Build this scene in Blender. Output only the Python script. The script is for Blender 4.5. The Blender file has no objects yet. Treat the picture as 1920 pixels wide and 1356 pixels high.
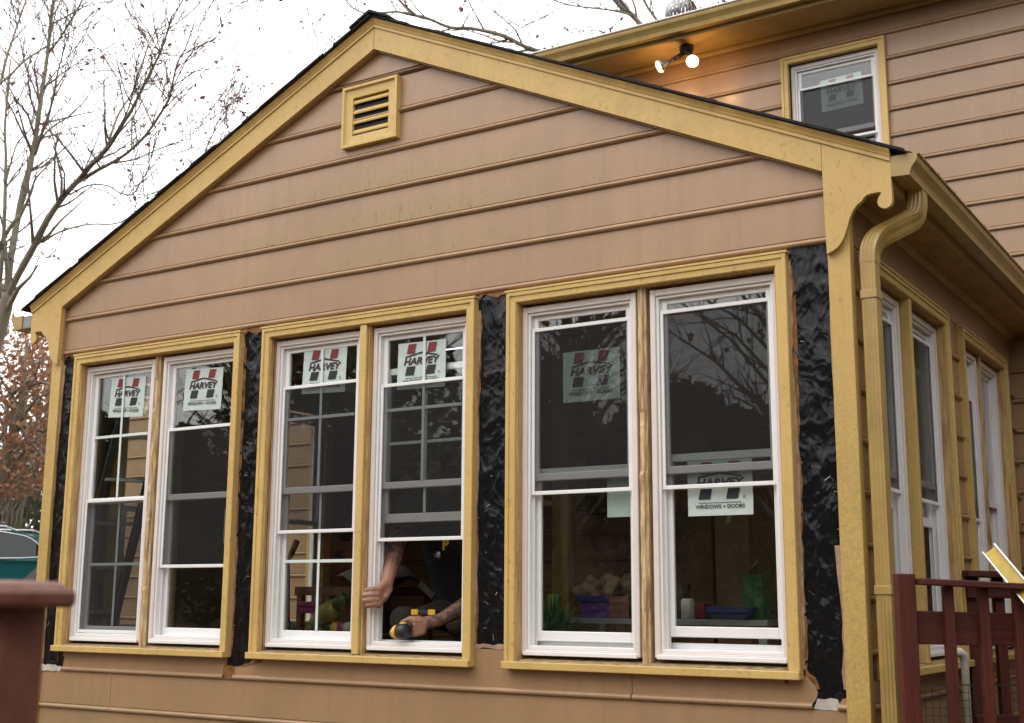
import bpy, bmesh, math, random
from mathutils import Vector, noise, Matrix
random.seed(7)
S = bpy.context.scene
COL = S.collection
rad = math.radians

# ------------------------------------------------------------------ camera
CAM = Vector((1.45174, -4.83211, 0.40247))
RX = Vector((0.845776, 0.533509, 0.005615)); RY = Vector((-0.094956, 0.160874, -0.982397)); RZ = Vector((-0.525021, 0.830354, 0.186723))
FPX = 2361.0
cd = bpy.data.cameras.new('camera'); cam = bpy.data.objects.new('camera', cd); COL.objects.link(cam)
M3 = Matrix((RX, -RY, -RZ)).transposed()
cam.matrix_world = Matrix.Translation(CAM) @ M3.to_4x4()
cd.sensor_width = 36.0; cd.lens = FPX / 1920 * 36.0; cd.clip_start = 0.05; cd.clip_end = 1500
cd.dof.use_dof = True; cd.dof.focus_distance = 6.2; cd.dof.aperture_fstop = 5.0
S.camera = cam
def at(px, py, t):          # a viewed direction taken to its own depth t in metres
    return CAM + t * (RX * ((px - 960) / FPX) + RY * ((py - 678) / FPX) + RZ)

# ------------------------------------------------------------------ sky, sun, exposure
w = bpy.data.worlds.new('World'); S.world = w; w.use_nodes = True
nt = w.node_tree; nt.nodes.clear()
sky = nt.nodes.new('ShaderNodeTexSky'); sky.sky_type = 'NISHITA'; sky.sun_disc = False
sky.sun_elevation = rad(48); sky.sun_rotation = rad(205); sky.air_density = 1.0; sky.dust_density = 2.0; sky.ozone_density = 1.0
cl = nt.nodes.new('ShaderNodeMix'); cl.data_type = 'RGBA'; cl.inputs[0].default_value = 0.85      # an even white cloud sheet over the sky
cl.inputs[7].default_value = (14.6, 14.4, 14.2, 1)
bg = nt.nodes.new('ShaderNodeBackground'); bg.inputs['Strength'].default_value = 0.15
wo = nt.nodes.new('ShaderNodeOutputWorld')
nt.links.new(sky.outputs[0], cl.inputs[6]); nt.links.new(cl.outputs[2], bg.inputs['Color']); nt.links.new(bg.outputs[0], wo.inputs['Surface'])
sl = bpy.data.lights.new('sun', 'SUN'); sl.energy = 0.6; sl.angle = rad(35); sl.color = (1, 0.97, 0.93)
sun = bpy.data.objects.new('sun', sl); COL.objects.link(sun)
sun.rotation_euler = Vector((-0.42, -0.9, 1.1)).to_track_quat('Z', 'Y').to_euler()
S.view_settings.view_transform = 'Standard'; S.view_settings.look = 'None'; S.view_settings.gamma = 1.0
S.cycles.transparent_max_bounces = 32; S.cycles.max_bounces = 10
S.view_settings.use_curve_mapping = False; S.view_settings.exposure = 0.33

# ------------------------------------------------------------------ materials
def newmat(name):
    m = bpy.data.materials.new(name); m.use_nodes = True
    n = m.node_tree.nodes; n.clear()
    o = n.new('ShaderNodeOutputMaterial'); b = n.new('ShaderNodeBsdfPrincipled')
    m.node_tree.links.new(b.outputs[0], o.inputs['Surface'])
    return m, n, m.node_tree.links, b, o
def N(n, t, **k):
    x = n.new(t)
    for a, v in k.items():
        if a.startswith('i_'):
            key = a[2:]; key = int(key) if key.isdigit() else key
            x.inputs[key].default_value = v
        else: setattr(x, a, v)
    return x
def posvec(n, L, scale=(1, 1, 1)):
    g = N(n, 'ShaderNodeNewGeometry'); mp = N(n, 'ShaderNodeMapping'); mp.inputs['Scale'].default_value = scale
    L.new(g.outputs['Position'], mp.inputs['Vector']); return mp.outputs[0]
def mix(n, L, fac, a, b):
    m = N(n, 'ShaderNodeMix', data_type='RGBA')
    if isinstance(fac, float): m.inputs[0].default_value = fac
    else: L.new(fac, m.inputs[0])
    for s, v in ((6, a), (7, b)):
        if isinstance(v, tuple): m.inputs[s].default_value = (*v, 1)
        else: L.new(v, m.inputs[s])
    return m.outputs[2]
def ramp(n, L, src, p0, p1):
    r = N(n, 'ShaderNodeMapRange', i_1=p0, i_2=p1); r.clamp = True
    L.new(src, r.inputs[0]); return r.outputs[0]
def mul(n, L, *xs):
    o = xs[0]
    for x in xs[1:]:
        m = N(n, 'ShaderNodeMath', operation='MULTIPLY')
        L.new(o, m.inputs[0])
        if isinstance(x, float): m.inputs[1].default_value = x
        else: L.new(x, m.inputs[1])
        o = m.outputs[0]
    return o
def nz(n, L, vec, scale, detail=4, rough=0.6):
    t = N(n, 'ShaderNodeTexNoise', i_Scale=scale, i_Detail=detail, i_Roughness=rough)
    L.new(vec, t.inputs['Vector']); return t.outputs['Fac']
def bump(n, L, b, src, strength, dist=0.002):
    u = N(n, 'ShaderNodeBump', i_Strength=strength, i_Distance=dist)
    L.new(src, u.inputs['Height']); L.new(u.outputs[0], b.inputs['Normal'])
def simple(name, col, rough=0.6, var=0.15, scale=6.0, bstr=0.25, bscale=90.0, col2=None, stretch=(1, 1, 1), metal=0.0, spec=0.5):
    m, n, L, b, o = newmat(name)
    v = posvec(n, L, stretch)
    c2 = col2 or tuple(x * (1 - var) for x in col)
    f = ramp(n, L, nz(n, L, v, scale), 0.35, 0.65)
    L.new(mix(n, L, f, col, c2), b.inputs['Base Color'])
    b.inputs['Roughness'].default_value = rough; b.inputs['Metallic'].default_value = metal
    b.inputs['Specular IOR Level'].default_value = spec
    if bstr: bump(n, L, b, nz(n, L, v, bscale, 3), bstr)
    return m
MAT = {}
# tan painted hardboard siding with dirt, algae and fine pimples
def siding_mat():
    m, n, L, b, o = newmat('tan_siding_paint')
    v = posvec(n, L); vs = posvec(n, L, (7, 7, 0.7))
    c = mix(n, L, ramp(n, L, nz(n, L, v, 1.3), 0.35, 0.7), (0.358, 0.213, 0.114), (0.302, 0.178, 0.093))
    c = mix(n, L, mul(n, L, ramp(n, L, nz(n, L, vs, 2.2, 6, 0.7), 0.45, 0.75), 0.55), c, (0.235, 0.152, 0.085))
    sx = N(n, 'ShaderNodeSeparateXYZ'); g = N(n, 'ShaderNodeNewGeometry'); L.new(g.outputs['Position'], sx.inputs[0])
    # algae patch on the gable courses and on the lowest boards
    az = mul(n, L, ramp(n, L, sx.outputs['Z'], 2.02, 2.12), ramp(n, L, sx.outputs['Z'], 2.72, 2.45), ramp(n, L, sx.outputs['X'], -3.5, -3.0), ramp(n, L, sx.outputs['X'], -1.3, -2.1))
    dv = N(n, 'ShaderNodeMath', operation='DIVIDE', i_1=0.2032); L.new(sx.outputs['Z'], dv.inputs[0]); fr = N(n, 'ShaderNodeMath', operation='FRACT'); L.new(dv.outputs[0], fr.inputs[0])
    edge = mul(n, L, ramp(n, L, fr.outputs[0], 0.80, 0.18), ramp(n, L, fr.outputs[0], 0.10, 0.14))      # algae sits above each bead
    patch = ramp(n, L, nz(n, L, posvec(n, L, (1, 1, 0.3)), 1.6, 2), 0.36, 0.47)
    gr = nz(n, L, posvec(n, L, (10, 10, 3.5)), 3.2, 7, 0.8)
    c = mix(n, L, mul(n, L, az, edge, patch, ramp(n, L, gr, 0.38, 0.52)), c, (0.30, 0.208, 0.075))
    c = mix(n, L, mul(n, L, az, edge, patch, ramp(n, L, gr, 0.56, 0.61)), c, (0.15, 0.105, 0.045))
    lw = mul(n, L, ramp(n, L, sx.outputs['Z'], 0.03, -0.25), ramp(n, L, nz(n, L, posvec(n, L, (4, 4, 2)), 1.7, 5, 0.7), 0.42, 0.7), 0.8)
    c = mix(n, L, lw, c, (0.235, 0.185, 0.078))
    sp = mul(n, L, ramp(n, L, nz(n, L, v, 42, 2), 0.70, 0.76), 0.45)
    c = mix(n, L, sp, c, (0.16, 0.10, 0.06))
    L.new(c, b.inputs['Base Color'])
    r = N(n, 'ShaderNodeMapRange', i_1=0.3, i_2=0.7, i_3=0.30, i_4=0.38); L.new(nz(n, L, v, 3), r.inputs[0]); L.new(r.outputs[0], b.inputs['Roughness'])
    b.inputs['Specular IOR Level'].default_value = 0.55
    bump(n, L, b, nz(n, L, posvec(n, L, (1, 1, 0.6)), 55, 5, 0.7), 0.22, 0.003)
    return m
MAT['siding'] = siding_mat()
def trim_mat(name, c1, c2, mildew):
    m, n, L, b, o = newmat(name)
    v = posvec(n, L); vs = posvec(n, L, (12, 12, 0.8))
    c = mix(n, L, ramp(n, L, nz(n, L, v, 2.5), 0.3, 0.7), c1, c2)
    c = mix(n, L, mul(n, L, ramp(n, L, nz(n, L, vs, 3), 0.5, 0.8), 0.35), c, tuple(x * 0.72 for x in c2))
    sx = N(n, 'ShaderNodeSeparateXYZ'); g = N(n, 'ShaderNodeNewGeometry'); L.new(g.outputs['Position'], sx.inputs[0])
    sp = mul(n, L, ramp(n, L, nz(n, L, v, 34, 4, 0.7), 0.58, 0.68), 0.45)
    c = mix(n, L, sp, c, (0.20, 0.15, 0.05))
    if mildew:
        md = mul(n, L, ramp(n, L, sx.outputs['Z'], 1.45, 0.9), ramp(n, L, nz(n, L, v, 95, 6, 0.8), 0.42, 0.66), 0.70)
        c = mix(n, L, md, c, (0.255, 0.20, 0.04))
    c = mix(n, L, mul(n, L, ramp(n, L, nz(n, L, v, 4.0, 8, 0.72), 0.56, 0.74), 0.45), c, tuple(x * 0.62 for x in c2))
    c = mix(n, L, ramp(n, L, nz(n, L, v, 21, 3, 0.6), 0.725, 0.735), c, (0.27, 0.185, 0.115))
    L.new(c, b.inputs['Base Color']); b.inputs['Roughness'].default_value = 0.50
    bump(n, L, b, nz(n, L, posvec(n, L, (3, 3, 1)), 70, 5, 0.7), 0.45, 0.003)
    return m
MAT['trim'] = trim_mat('ochre_trim_paint', (0.55, 0.365, 0.115), (0.49, 0.315, 0.095), False)
MAT['casing'] = trim_mat('ochre_casing_paint', (0.61, 0.415, 0.140), (0.52, 0.345, 0.105), False)
MAT['corner'] = trim_mat('ochre_mildewed_paint', (0.55, 0.365, 0.115), (0.48, 0.31, 0.09), True)
MAT['gutter'] = simple('ochre_gutter_enamel', (0.40, 0.265, 0.085), 0.33, 0.2, 8, 0.08, 30)
MAT['soffit'] = simple('ochre_soffit_paint', (0.44, 0.285, 0.10), 0.6, 0.2, 5, 0.15, 40)
MAT['vinyl'] = simple('white_vinyl', (0.78, 0.77, 0.76), 0.34, 0.05, 9, 0.04, 60)
MAT['flange'] = simple('pinkish_white_vinyl_flange', (0.70, 0.62, 0.58), 0.45, 0.06, 7, 0.06, 60)
MAT['grille'] = simple('pale_green_white_grille', (0.62, 0.68, 0.64), 0.4, 0.05, 9, 0.0)
MAT['rawwood'] = simple('raw_pine', (0.62, 0.43, 0.19), 0.75, 0.5, 5, 0.8, 60, (0.36, 0.19, 0.065), (16, 16, 1.2))
MAT['splinter'] = simple('splintered_pale_wood', (0.66, 0.50, 0.27), 0.85, 0.5, 7, 1.0, 55, (0.30, 0.17, 0.07), (9, 9, 0.9))
MAT['oldwood'] = simple('dark_weathered_wood', (0.15, 0.075, 0.04), 0.9, 0.6, 12, 1.0, 70, (0.05, 0.028, 0.018), (3, 3, 10))
MAT['rot'] = simple('rotten_fibreboard', (0.30, 0.135, 0.04), 0.95, 0.6, 24, 1.0, 120, (0.10, 0.045, 0.02))
MAT['torn'] = simple('torn_siding_edge', (0.42, 0.29, 0.20), 0.85, 0.4, 18, 0.8, 90, (0.26, 0.16, 0.10))
MAT['sillwood'] = simple('flaking_sill_paint', (0.46, 0.33, 0.16), 0.85, 0.6, 26, 1.0, 70, (0.10, 0.06, 0.04), (1, 3, 1))
MAT['pale'] = simple('bare_primed_board', (0.55, 0.50, 0.43), 0.8, 0.3, 14, 0.5, 90)
def plastic_mat():
    m, n, L, b, o = newmat('black_plastic_sheet')
    b.inputs['Base Color'].default_value = (0.006, 0.006, 0.007, 1); b.inputs['Roughness'].default_value = 0.20
    b.inputs['Specular IOR Level'].default_value = 0.30
    v = posvec(n, L, (1, 1, 0.62)); dn = N(n, 'ShaderNodeTexNoise', i_Scale=5.0, i_Detail=3); L.new(v, dn.inputs['Vector'])
    va = N(n, 'ShaderNodeVectorMath', operation='MULTIPLY_ADD'); L.new(dn.outputs['Color'], va.inputs[0]); va.inputs[1].default_value = (0.16, 0.16, 0.16); L.new(v, va.inputs[2])
    acc = None
    for sc, wt in ((9, 1.0), (21, 0.42), (47, 0.16)):
        vo = N(n, 'ShaderNodeTexVoronoi', i_Scale=sc); L.new(va.outputs[0], vo.inputs['Vector']); q = mul(n, L, vo.outputs['Distance'], wt)
        if acc is None: acc = q
        else:
            ad = N(n, 'ShaderNodeMath', operation='ADD'); L.new(acc, ad.inputs[0]); L.new(q, ad.inputs[1]); acc = ad.outputs[0]
    bump(n, L, b, acc, 0.30, 0.035)
    return m
MAT['plastic'] = plastic_mat()
MAT['shingle'] = simple('black_asphalt_shingle', (0.018, 0.018, 0.020), 0.95, 0.5, 40, 1.0, 160)
MAT['redpaint'] = simple('dark_red_deck_paint', (0.092, 0.020, 0.012), 0.6, 0.35, 7, 0.5, 50, (0.066, 0.015, 0.010), (1, 1, 3), 0.0, 0.22)
MAT['redv'] = simple('dark_red_paint_upright_grain', (0.094, 0.021, 0.013), 0.58, 0.35, 1.5, 0.9, 6, (0.060, 0.014, 0.010), (26, 26, 1.4), 0.0, 0.25)
MAT['redh'] = simple('dark_red_paint_level_grain', (0.090, 0.020, 0.013), 0.58, 0.35, 1.5, 0.9, 6, (0.056, 0.013, 0.010), (2.2, 2.2, 34), 0.0, 0.25)
MAT['redcap'] = simple('weathered_red_cap_paint', (0.165, 0.064, 0.044), 0.42, 0.4, 10, 0.4, 50, (0.095, 0.030, 0.021), (1, 1, 1), 0.0, 0.3)
MAT['ground'] = simple('leaf_littered_ground', (0.17, 0.105, 0.055), 0.95, 0.5, 3.5, 1.0, 30, (0.075, 0.06, 0.03))
MAT['drive'] = simple('grey_gravel_drive', (0.20, 0.19, 0.18), 0.95, 0.4, 6, 1.0, 40)
MAT['bark'] = simple('grey_mossy_bark', (0.21, 0.175, 0.15), 0.95, 0.5, 2.2, 1.0, 22, (0.12, 0.115, 0.06))
MAT['twig'] = simple('dark_twig_bark', (0.15, 0.115, 0.105), 0.9, 0.4, 4, 0.0)
def leafmat(name, a, bcol, sc=1.1):
    m, n, L, b, o = newmat(name)
    v = posvec(n, L); L.new(mix(n, L, ramp(n, L, nz(n, L, v, sc, 6, 0.8), 0.35, 0.65), a, bcol), b.inputs['Base Color'])
    b.inputs['Roughness'].default_value = 0.65
    tr = N(n, 'ShaderNodeBsdfTranslucent'); L.new(mix(n, L, ramp(n, L, nz(n, L, v, sc, 6, 0.8), 0.35, 0.65), a, bcol), tr.inputs['Color'])
    ms = N(n, 'ShaderNodeMixShader'); ms.inputs[0].default_value = 0.25
    L.new(b.outputs[0], ms.inputs[1]); L.new(tr.outputs[0], ms.inputs[2]); L.new(ms.outputs[0], o.inputs['Surface'])
    return m
MAT['redleaf'] = leafmat('dull_red_leaves', (0.20, 0.050, 0.045), (0.13, 0.05, 0.04))
MAT['brownleaf'] = leafmat('russet_oak_leaves', (0.33, 0.135, 0.055), (0.20, 0.11, 0.065), 3.0)
MAT['evergreen'] = leafmat('dark_evergreen_leaves', (0.035, 0.05, 0.03), (0.06, 0.075, 0.045), 2.0)
MAT['dryleaf'] = simple('dry_red_brown_leaf', (0.16, 0.05, 0.035), 0.8, 0.5, 30, 0.0)
def glass_mat(name, tint, ior=1.5, boost=1.0):
    m, n, L, b, o = newmat(name); n.remove(b)
    t = N(n, 'ShaderNodeBsdfTransparent'); t.inputs[0].default_value = (*tint, 1)
    g = N(n, 'ShaderNodeBsdfGlossy'); g.inputs['Roughness'].default_value = 0.0; g.inputs[0].default_value = (boost, boost, boost, 1)
    lw = N(n, 'ShaderNodeLayerWeight', i_Blend=0.5)          # Schlick reflectance, the same from both sides of the sheet
    pw = N(n, 'ShaderNodeMath', operation='POWER'); L.new(lw.outputs['Facing'], pw.inputs[0]); pw.inputs[1].default_value = 5.0
    r0 = ((ior - 1) / (ior + 1)) ** 2
    fm = N(n, 'ShaderNodeMath', operation='MULTIPLY_ADD'); L.new(pw.outputs[0], fm.inputs[0]); fm.inputs[1].default_value = 1 - r0; fm.inputs[2].default_value = r0
    ms = N(n, 'ShaderNodeMixShader'); L.new(fm.outputs[0], ms.inputs[0]); L.new(t.outputs[0], ms.inputs[1]); L.new(g.outputs[0], ms.inputs[2])
    L.new(ms.outputs[0], o.inputs['Surface']); return m
MAT['glass'] = glass_mat('window_glass', (0.94, 0.965, 0.955), 1.62)
MAT['carglass'] = glass_mat('tinted_car_glass', (0.10, 0.17, 0.155), 1.5)
def screen_mat():
    m, n, L, b, o = newmat('charcoal_insect_screen')
    t = N(n, 'ShaderNodeBsdfTransparent')
    b.inputs['Base Color'].default_value = (0.023, 0.0225, 0.023, 1); b.inputs['Roughness'].default_value = 0.8; b.inputs['Specular IOR Level'].default_value = 0.15
    ms = N(n, 'ShaderNodeMixShader'); ms.inputs[0].default_value = 0.52
    L.new(t.outputs[0], ms.inputs[1]); L.new(b.outputs[0], ms.inputs[2]); L.new(ms.outputs[0], o.inputs['Surface']); return m
MAT['screen'] = screen_mat()
MAT['paper'] = simple('pale_green_paper', (0.50, 0.58, 0.54), 0.7, 0.08, 30, 0.5, 40)
MAT['inkred'] = simple('dark_red_ink', (0.20, 0.012, 0.018), 0.6, 0.1, 20, 0)
MAT['inkdark'] = simple('maroon_black_ink', (0.035, 0.010, 0.014), 0.6, 0.1, 20, 0)
MAT['inkblack'] = simple('black_ink', (0.012, 0.012, 0.014), 0.6, 0.1, 20, 0)
MAT['inside'] = simple('brown_interior_boards', (0.20, 0.14, 0.105), 0.8, 0.3, 3, 0.3, 40)
MAT['ceil'] = simple('beige_ceiling', (0.76, 0.71, 0.60), 0.8, 0.1, 3, 0.1, 40)
MAT['floor'] = simple('dark_floor_boards', (0.14, 0.09, 0.06), 0.6, 0.3, 4, 0.3, 40)
MAT['steel'] = simple('brushed_aluminium', (0.50, 0.50, 0.50), 0.28, 0.1, 20, 0.1, 80, None, (1, 1, 1), 1.0)
MAT['dull'] = simple('grey_galvanised_metal', (0.30, 0.30, 0.29), 0.45, 0.3, 9, 0.2, 60, None, (1, 1, 1), 0.8)
MAT['teal'] = simple('teal_car_paint', (0.012, 0.115, 0.125), 0.16, 0.1, 2, 0.0, 90.0, None, (1, 1, 1), 0.35)
MAT['brownpaint'] = simple('dark_brown_car_paint', (0.045, 0.026, 0.022), 0.3, 0.2, 3, 0.0)
MAT['rubber'] = simple('black_rubber', (0.012, 0.012, 0.012), 0.7, 0.2, 20, 0.1)
MAT['blackcloth'] = simple('black_cotton', (0.020, 0.020, 0.022), 0.95, 0.3, 20, 0.4, 200)
MAT['greycloth'] = simple('grey_drop_cloth', (0.25, 0.24, 0.24), 0.9, 0.3, 6, 0.5, 25)
MAT['khaki'] = simple('dark_khaki_cloth', (0.075, 0.06, 0.045), 0.9, 0.3, 20, 0.4, 150)
MAT['yellow'] = simple('tool_yellow_plastic', (0.75, 0.45, 0.02), 0.4, 0.1, 20, 0.0)
MAT['blackplastic'] = simple('tool_black_plastic', (0.02, 0.02, 0.02), 0.45, 0.2, 20, 0.1, 60)
MAT['gold'] = simple('yellow_channel_face', (0.52, 0.34, 0.02), 0.35, 0.25, 14, 0.1, 60)
MAT['purple'] = simple('purple_plastic', (0.07, 0.018, 0.14), 0.35, 0.1, 5, 0.0)
MAT['blue'] = simple('blue_plastic', (0.018, 0.026, 0.11), 0.35, 0.1, 5, 0.0)
MAT['pink'] = simple('magenta_plastic', (0.24, 0.012, 0.10), 0.4, 0.1, 5, 0.0)
MAT['bag'] = simple('lime_yellow_bag', (0.30, 0.29, 0.04), 0.35, 0.3, 9, 0.3, 20)
MAT['green'] = simple('green_print', (0.02, 0.085, 0.02), 0.4, 0.1, 5, 0.0)
MAT['wood'] = simple('red_brown_furniture_wood', (0.13, 0.045, 0.025), 0.45, 0.35, 5, 0.2, 40, None, (2, 10, 10))
MAT['plush'] = simple('tan_plush_fabric', (0.26, 0.165, 0.105), 0.95, 0.3, 20, 1.0, 60)
MAT['card'] = simple('brown_cardboard', (0.30, 0.19, 0.10), 0.85, 0.2, 5, 0.1)
MAT['greenmesh'] = simple('dark_green_plastic_net', (0.012, 0.022, 0.018), 0.5, 0.1, 5, 0.0)
def skin_mat():
    m, n, L, b, o = newmat('tattooed_skin')
    v = posvec(n, L); c = mix(n, L, ramp(n, L, nz(n, L, v, 14), 0.35, 0.65), (0.31, 0.155, 0.10), (0.25, 0.115, 0.072))
    sx = N(n, 'ShaderNodeSeparateXYZ'); g = N(n, 'ShaderNodeNewGeometry'); L.new(g.outputs['Position'], sx.inputs[0])
    ink = mul(n, L, ramp(n, L, sx.outputs['Y'], 0.10, 0.13), ramp(n, L, nz(n, L, v, 30, 4, 0.7), 0.47, 0.54), 0.80)  # tattoo ink, thickened to stand in for shade on the forearms
    L.new(mix(n, L, ink, c, (0.05, 0.045, 0.05)), b.inputs['Base Color']); b.inputs['Roughness'].default_value = 0.5
    b.inputs['Subsurface Weight'].default_value = 0.08; b.inputs['Subsurface Radius'].default_value = (0.01, 0.004, 0.002)
    return m
MAT['skin'] = skin_mat()
def emit_mat(name, col, st):
    m, n, L, b, o = newmat(name)
    b.inputs['Base Color'].default_value = (0.8, 0.75, 0.6, 1); b.inputs['Emission Color'].default_value = (*col, 1); b.inputs['Emission Strength'].default_value = st
    return m
MAT['lamp'] = emit_mat('lit_lamp_face', (1.0, 0.70, 0.34), 4.5)

# ------------------------------------------------------------------ mesh helpers
class MB:
    def __init__(s): s.v = []; s.f = []; s.m = []
    def add(s, vs, fs, m=0):
        o = len(s.v); s.v += [tuple(p) for p in vs]; s.f += [[i + o for i in f] for f in fs]; s.m += [m] * len(fs)
    def box(s, lo, hi, c=0.0, m=0, T=None):
        lo = [min(a, b) for a, b in zip(lo, hi)], [max(a, b) for a, b in zip(lo, hi)]; lo, hi = lo
        c = min(c, *[(b - a) * 0.45 for a, b in zip(lo, hi)])
        T = T or (lambda *p: p)
        if c <= 0:
            vs = [T(*(hi[k] if (i >> k) & 1 else lo[k] for k in range(3))) for i in range(8)]
            s.add(vs, [(0, 1, 3, 2), (4, 6, 7, 5), (0, 4, 5, 1), (2, 3, 7, 6), (0, 2, 6, 4), (1, 5, 7, 3)], m); return
        vs = []
        for i in range(8):
            sg = [(i >> k) & 1 for k in range(3)]
            for a in range(3):
                vs.append(T(*((hi[k] if sg[k] else lo[k]) + (0 if k == a else (-c if sg[k] else c)) for k in range(3))))
        fs = []
        for a in range(3):
            b, d = (a + 1) % 3, (a + 2) % 3
            for sgn in (0, 1):
                q = [(sgn << a) | (i << b) | (j << d) for i, j in ((0, 0), (1, 0), (1, 1), (0, 1))]
                fs.append([k * 3 + a for k in q])
            for sb in (0, 1):
                for sd in (0, 1):
                    k0 = (sb << b) | (sd << d); k1 = k0 | (1 << a)
                    fs.append([k0 * 3 + b, k1 * 3 + b, k1 * 3 + d, k0 * 3 + d])
        for i in range(8): fs.append([i * 3, i * 3 + 1, i * 3 + 2])
        s.add(vs, fs, m)
    def prism(s, poly, o0, o1, T, m=0):          # poly in (a, z), extruded in the out direction
        n = len(poly)
        s.add([T(a, o0, z) for a, z in poly] + [T(a, o1, z) for a, z in poly],
              [list(range(n)), list(range(2 * n - 1, n - 1, -1))] + [(i, (i + 1) % n, n + (i + 1) % n, n + i) for i in range(n)], m)
    def loft(s, rings, m=0, cap=True, closed=True):
        n = len(rings[0]); o = len(s.v); s.v += [tuple(p) for r in rings for p in r]; fs = []
        for i in range(len(rings) - 1):
            for j in range(n if closed else n - 1):
                k = (j + 1) % n; fs.append((o + i * n + j, o + i * n + k, o + (i + 1) * n + k, o + (i + 1) * n + j))
        if cap and closed: fs += [tuple(range(o, o + n)), tuple(range(o + (len(rings) - 1) * n, o + len(rings) * n))]
        s.f += [list(f) for f in fs]; s.m += [m] * len(fs)
    def tube(s, pts, rr, n=8, m=0, cap=True):
        pts = [Vector(p) for p in pts]; rings = []; up = None
        for i, p in enumerate(pts):
            d = (pts[min(i + 1, len(pts) - 1)] - pts[max(i - 1, 0)])
            if d.length < 1e-9: d = Vector((0, 0, 1))
            d.normalize()
            if up is None: up = d.orthogonal().normalized()
            up = (up - d * up.dot(d))
            up = up.normalized() if up.length > 1e-6 else d.orthogonal().normalized()
            q = d.cross(up); r = rr[i] if isinstance(rr, (list, tuple)) else rr
            rings.append([p + (up * math.cos(t) + q * math.sin(t)) * r for t in (2 * math.pi * k / n for k in range(n))])
        s.loft(rings, m, cap)
    def ball(s, c, r, m=0, seg=10, rings=7, sc=(1, 1, 1)):
        c = Vector(c); R = []
        for i in range(1, rings):
            th = math.pi * i / rings
            R.append([c + Vector((math.sin(th) * math.cos(2 * math.pi * j / seg) * r * sc[0], math.sin(th) * math.sin(2 * math.pi * j / seg) * r * sc[1], math.cos(th) * r * sc[2])) for j in range(seg)])
        s.loft(R, m, True)
    def build(s, name, mats, parent=None, smooth=False, label=None, cat=None, group=None, kind=None):
        me = bpy.data.meshes.new(name); me.from_pydata(s.v, [], s.f)
        mats = mats if isinstance(mats, (list, tuple)) else [mats]
        for k in mats: me.materials.append(MAT[k])
        me.polygons.foreach_set('material_index', s.m)
        b = bmesh.new(); b.from_mesh(me); bmesh.ops.recalc_face_normals(b, faces=b.faces); b.to_mesh(me); b.free()
        if mats[0] == 'siding': smooth = True; me.polygons.foreach_set('use_smooth', [True] * len(me.polygons)); me.set_sharp_from_angle(angle=rad(38))
        elif smooth: me.polygons.foreach_set('use_smooth', [True] * len(me.polygons))
        me.update()
        o = bpy.data.objects.new(name, me); COL.objects.link(o); o.parent = parent
        return tag(o, label, cat, group, kind)
def tag(o, label=None, cat=None, group=None, kind=None):
    if label: o['label'] = label
    if cat: o['category'] = cat
    if group: o['group'] = group
    if kind: o['kind'] = kind
    return o
def thing(name, label, cat, loc=(0, 0, 0), group=None):
    o = bpy.data.objects.new(name, None); COL.objects.link(o); o.empty_display_size = 0.1
    return tag(o, label, cat, group)
def catmull(p, k=5):
    out = []
    for i in range(len(p) - 1):
        a, b, c, d = p[max(i - 1, 0)], p[i], p[i + 1], p[min(i + 2, len(p) - 1)]
        for j in range(k):
            t = j / k
            out.append(tuple(0.5 * (2 * b[q] + (c[q] - a[q]) * t + (2 * a[q] - 5 * b[q] + 4 * c[q] - d[q]) * t * t + (3 * b[q] - a[q] - 3 * c[q] + d[q]) * t ** 3) for q in range(len(b))))
    out.append(tuple(p[-1])); return out
FRONT = lambda a, o, z: (a, -o, z)
XS, XL, D = -0.02, -4.834, 3.2
SIDE = lambda a, o, z: (XS + o, a, z)
LEFT = lambda a, o, z: (XL - o, a, z)
MAIN = lambda a, o, z: (a, D - o, z)
SP, SM = 0.2032, 0.1831
W0, APX = -4.854, -2.430
# beaded lap profile, (out, height above board bottom)
def lap(h): return [(0.004, h), (0.0095, 0.032), (0.0095, 0.0300), (0.0055, 0.0262), (0.0105, 0.0254), (0.0150, 0.0232), (0.0185, 0.0198), (0.0206, 0.0155), (0.0208, 0.0110), (0.0188, 0.0060), (0.0130, 0.0014), (0.0, 0.0)]
def board(mb, T, xa, xb, z, h, m=0):
    """one lap board from xa(z) to xb(z)"""
    fa = xa if callable(xa) else (lambda q: xa); fb = xb if callable(xb) else (lambda q: xb)
    pr = lap(h); r0 = [T(fa(z + q), o, z + q) for o, q in pr]; r1 = [T(fb(z + q), o, z + q) for o, q in pr]
    mb.loft([r0, r1], m, True)

# ------------------------------------------------------------------ ground
def gz(x, y):
    d = max(0.0, min(1.0, (-x - 6.5) / 11.0)); h = max(0.0, min(1.0, (-y - 15) / 26.0)); return -1.22 + 1.25 * d * d * (3 - 2 * d) + 7.5 * h * h * (3 - 2 * h)
mb = MB(); n = 120; vs = []; fs = []
def gs(i): u = (i / n) * 2 - 1; return math.copysign(abs(u) ** 2.4, u) * 400
for j in range(n + 1):
    for i in range(n + 1): x, y = gs(i), gs(j); vs.append((x, y, gz(x, y)))
for j in range(n):
    for i in range(n): a = j * (n + 1) + i; fs.append((a, a + 1, a + n + 2, a + n + 1))
mb.add(vs, fs); mb.build('ground', 'ground', smooth=True, kind='structure')

# ------------------------------------------------------------------ the sunroom
SUN = thing('sunroom', 'tan gabled sunroom with ochre trim and rows of new white windows', 'sunroom')
SLOPE = 0.467
rk = lambda off: (lambda x: off - SLOPE * abs(x - APX))
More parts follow.
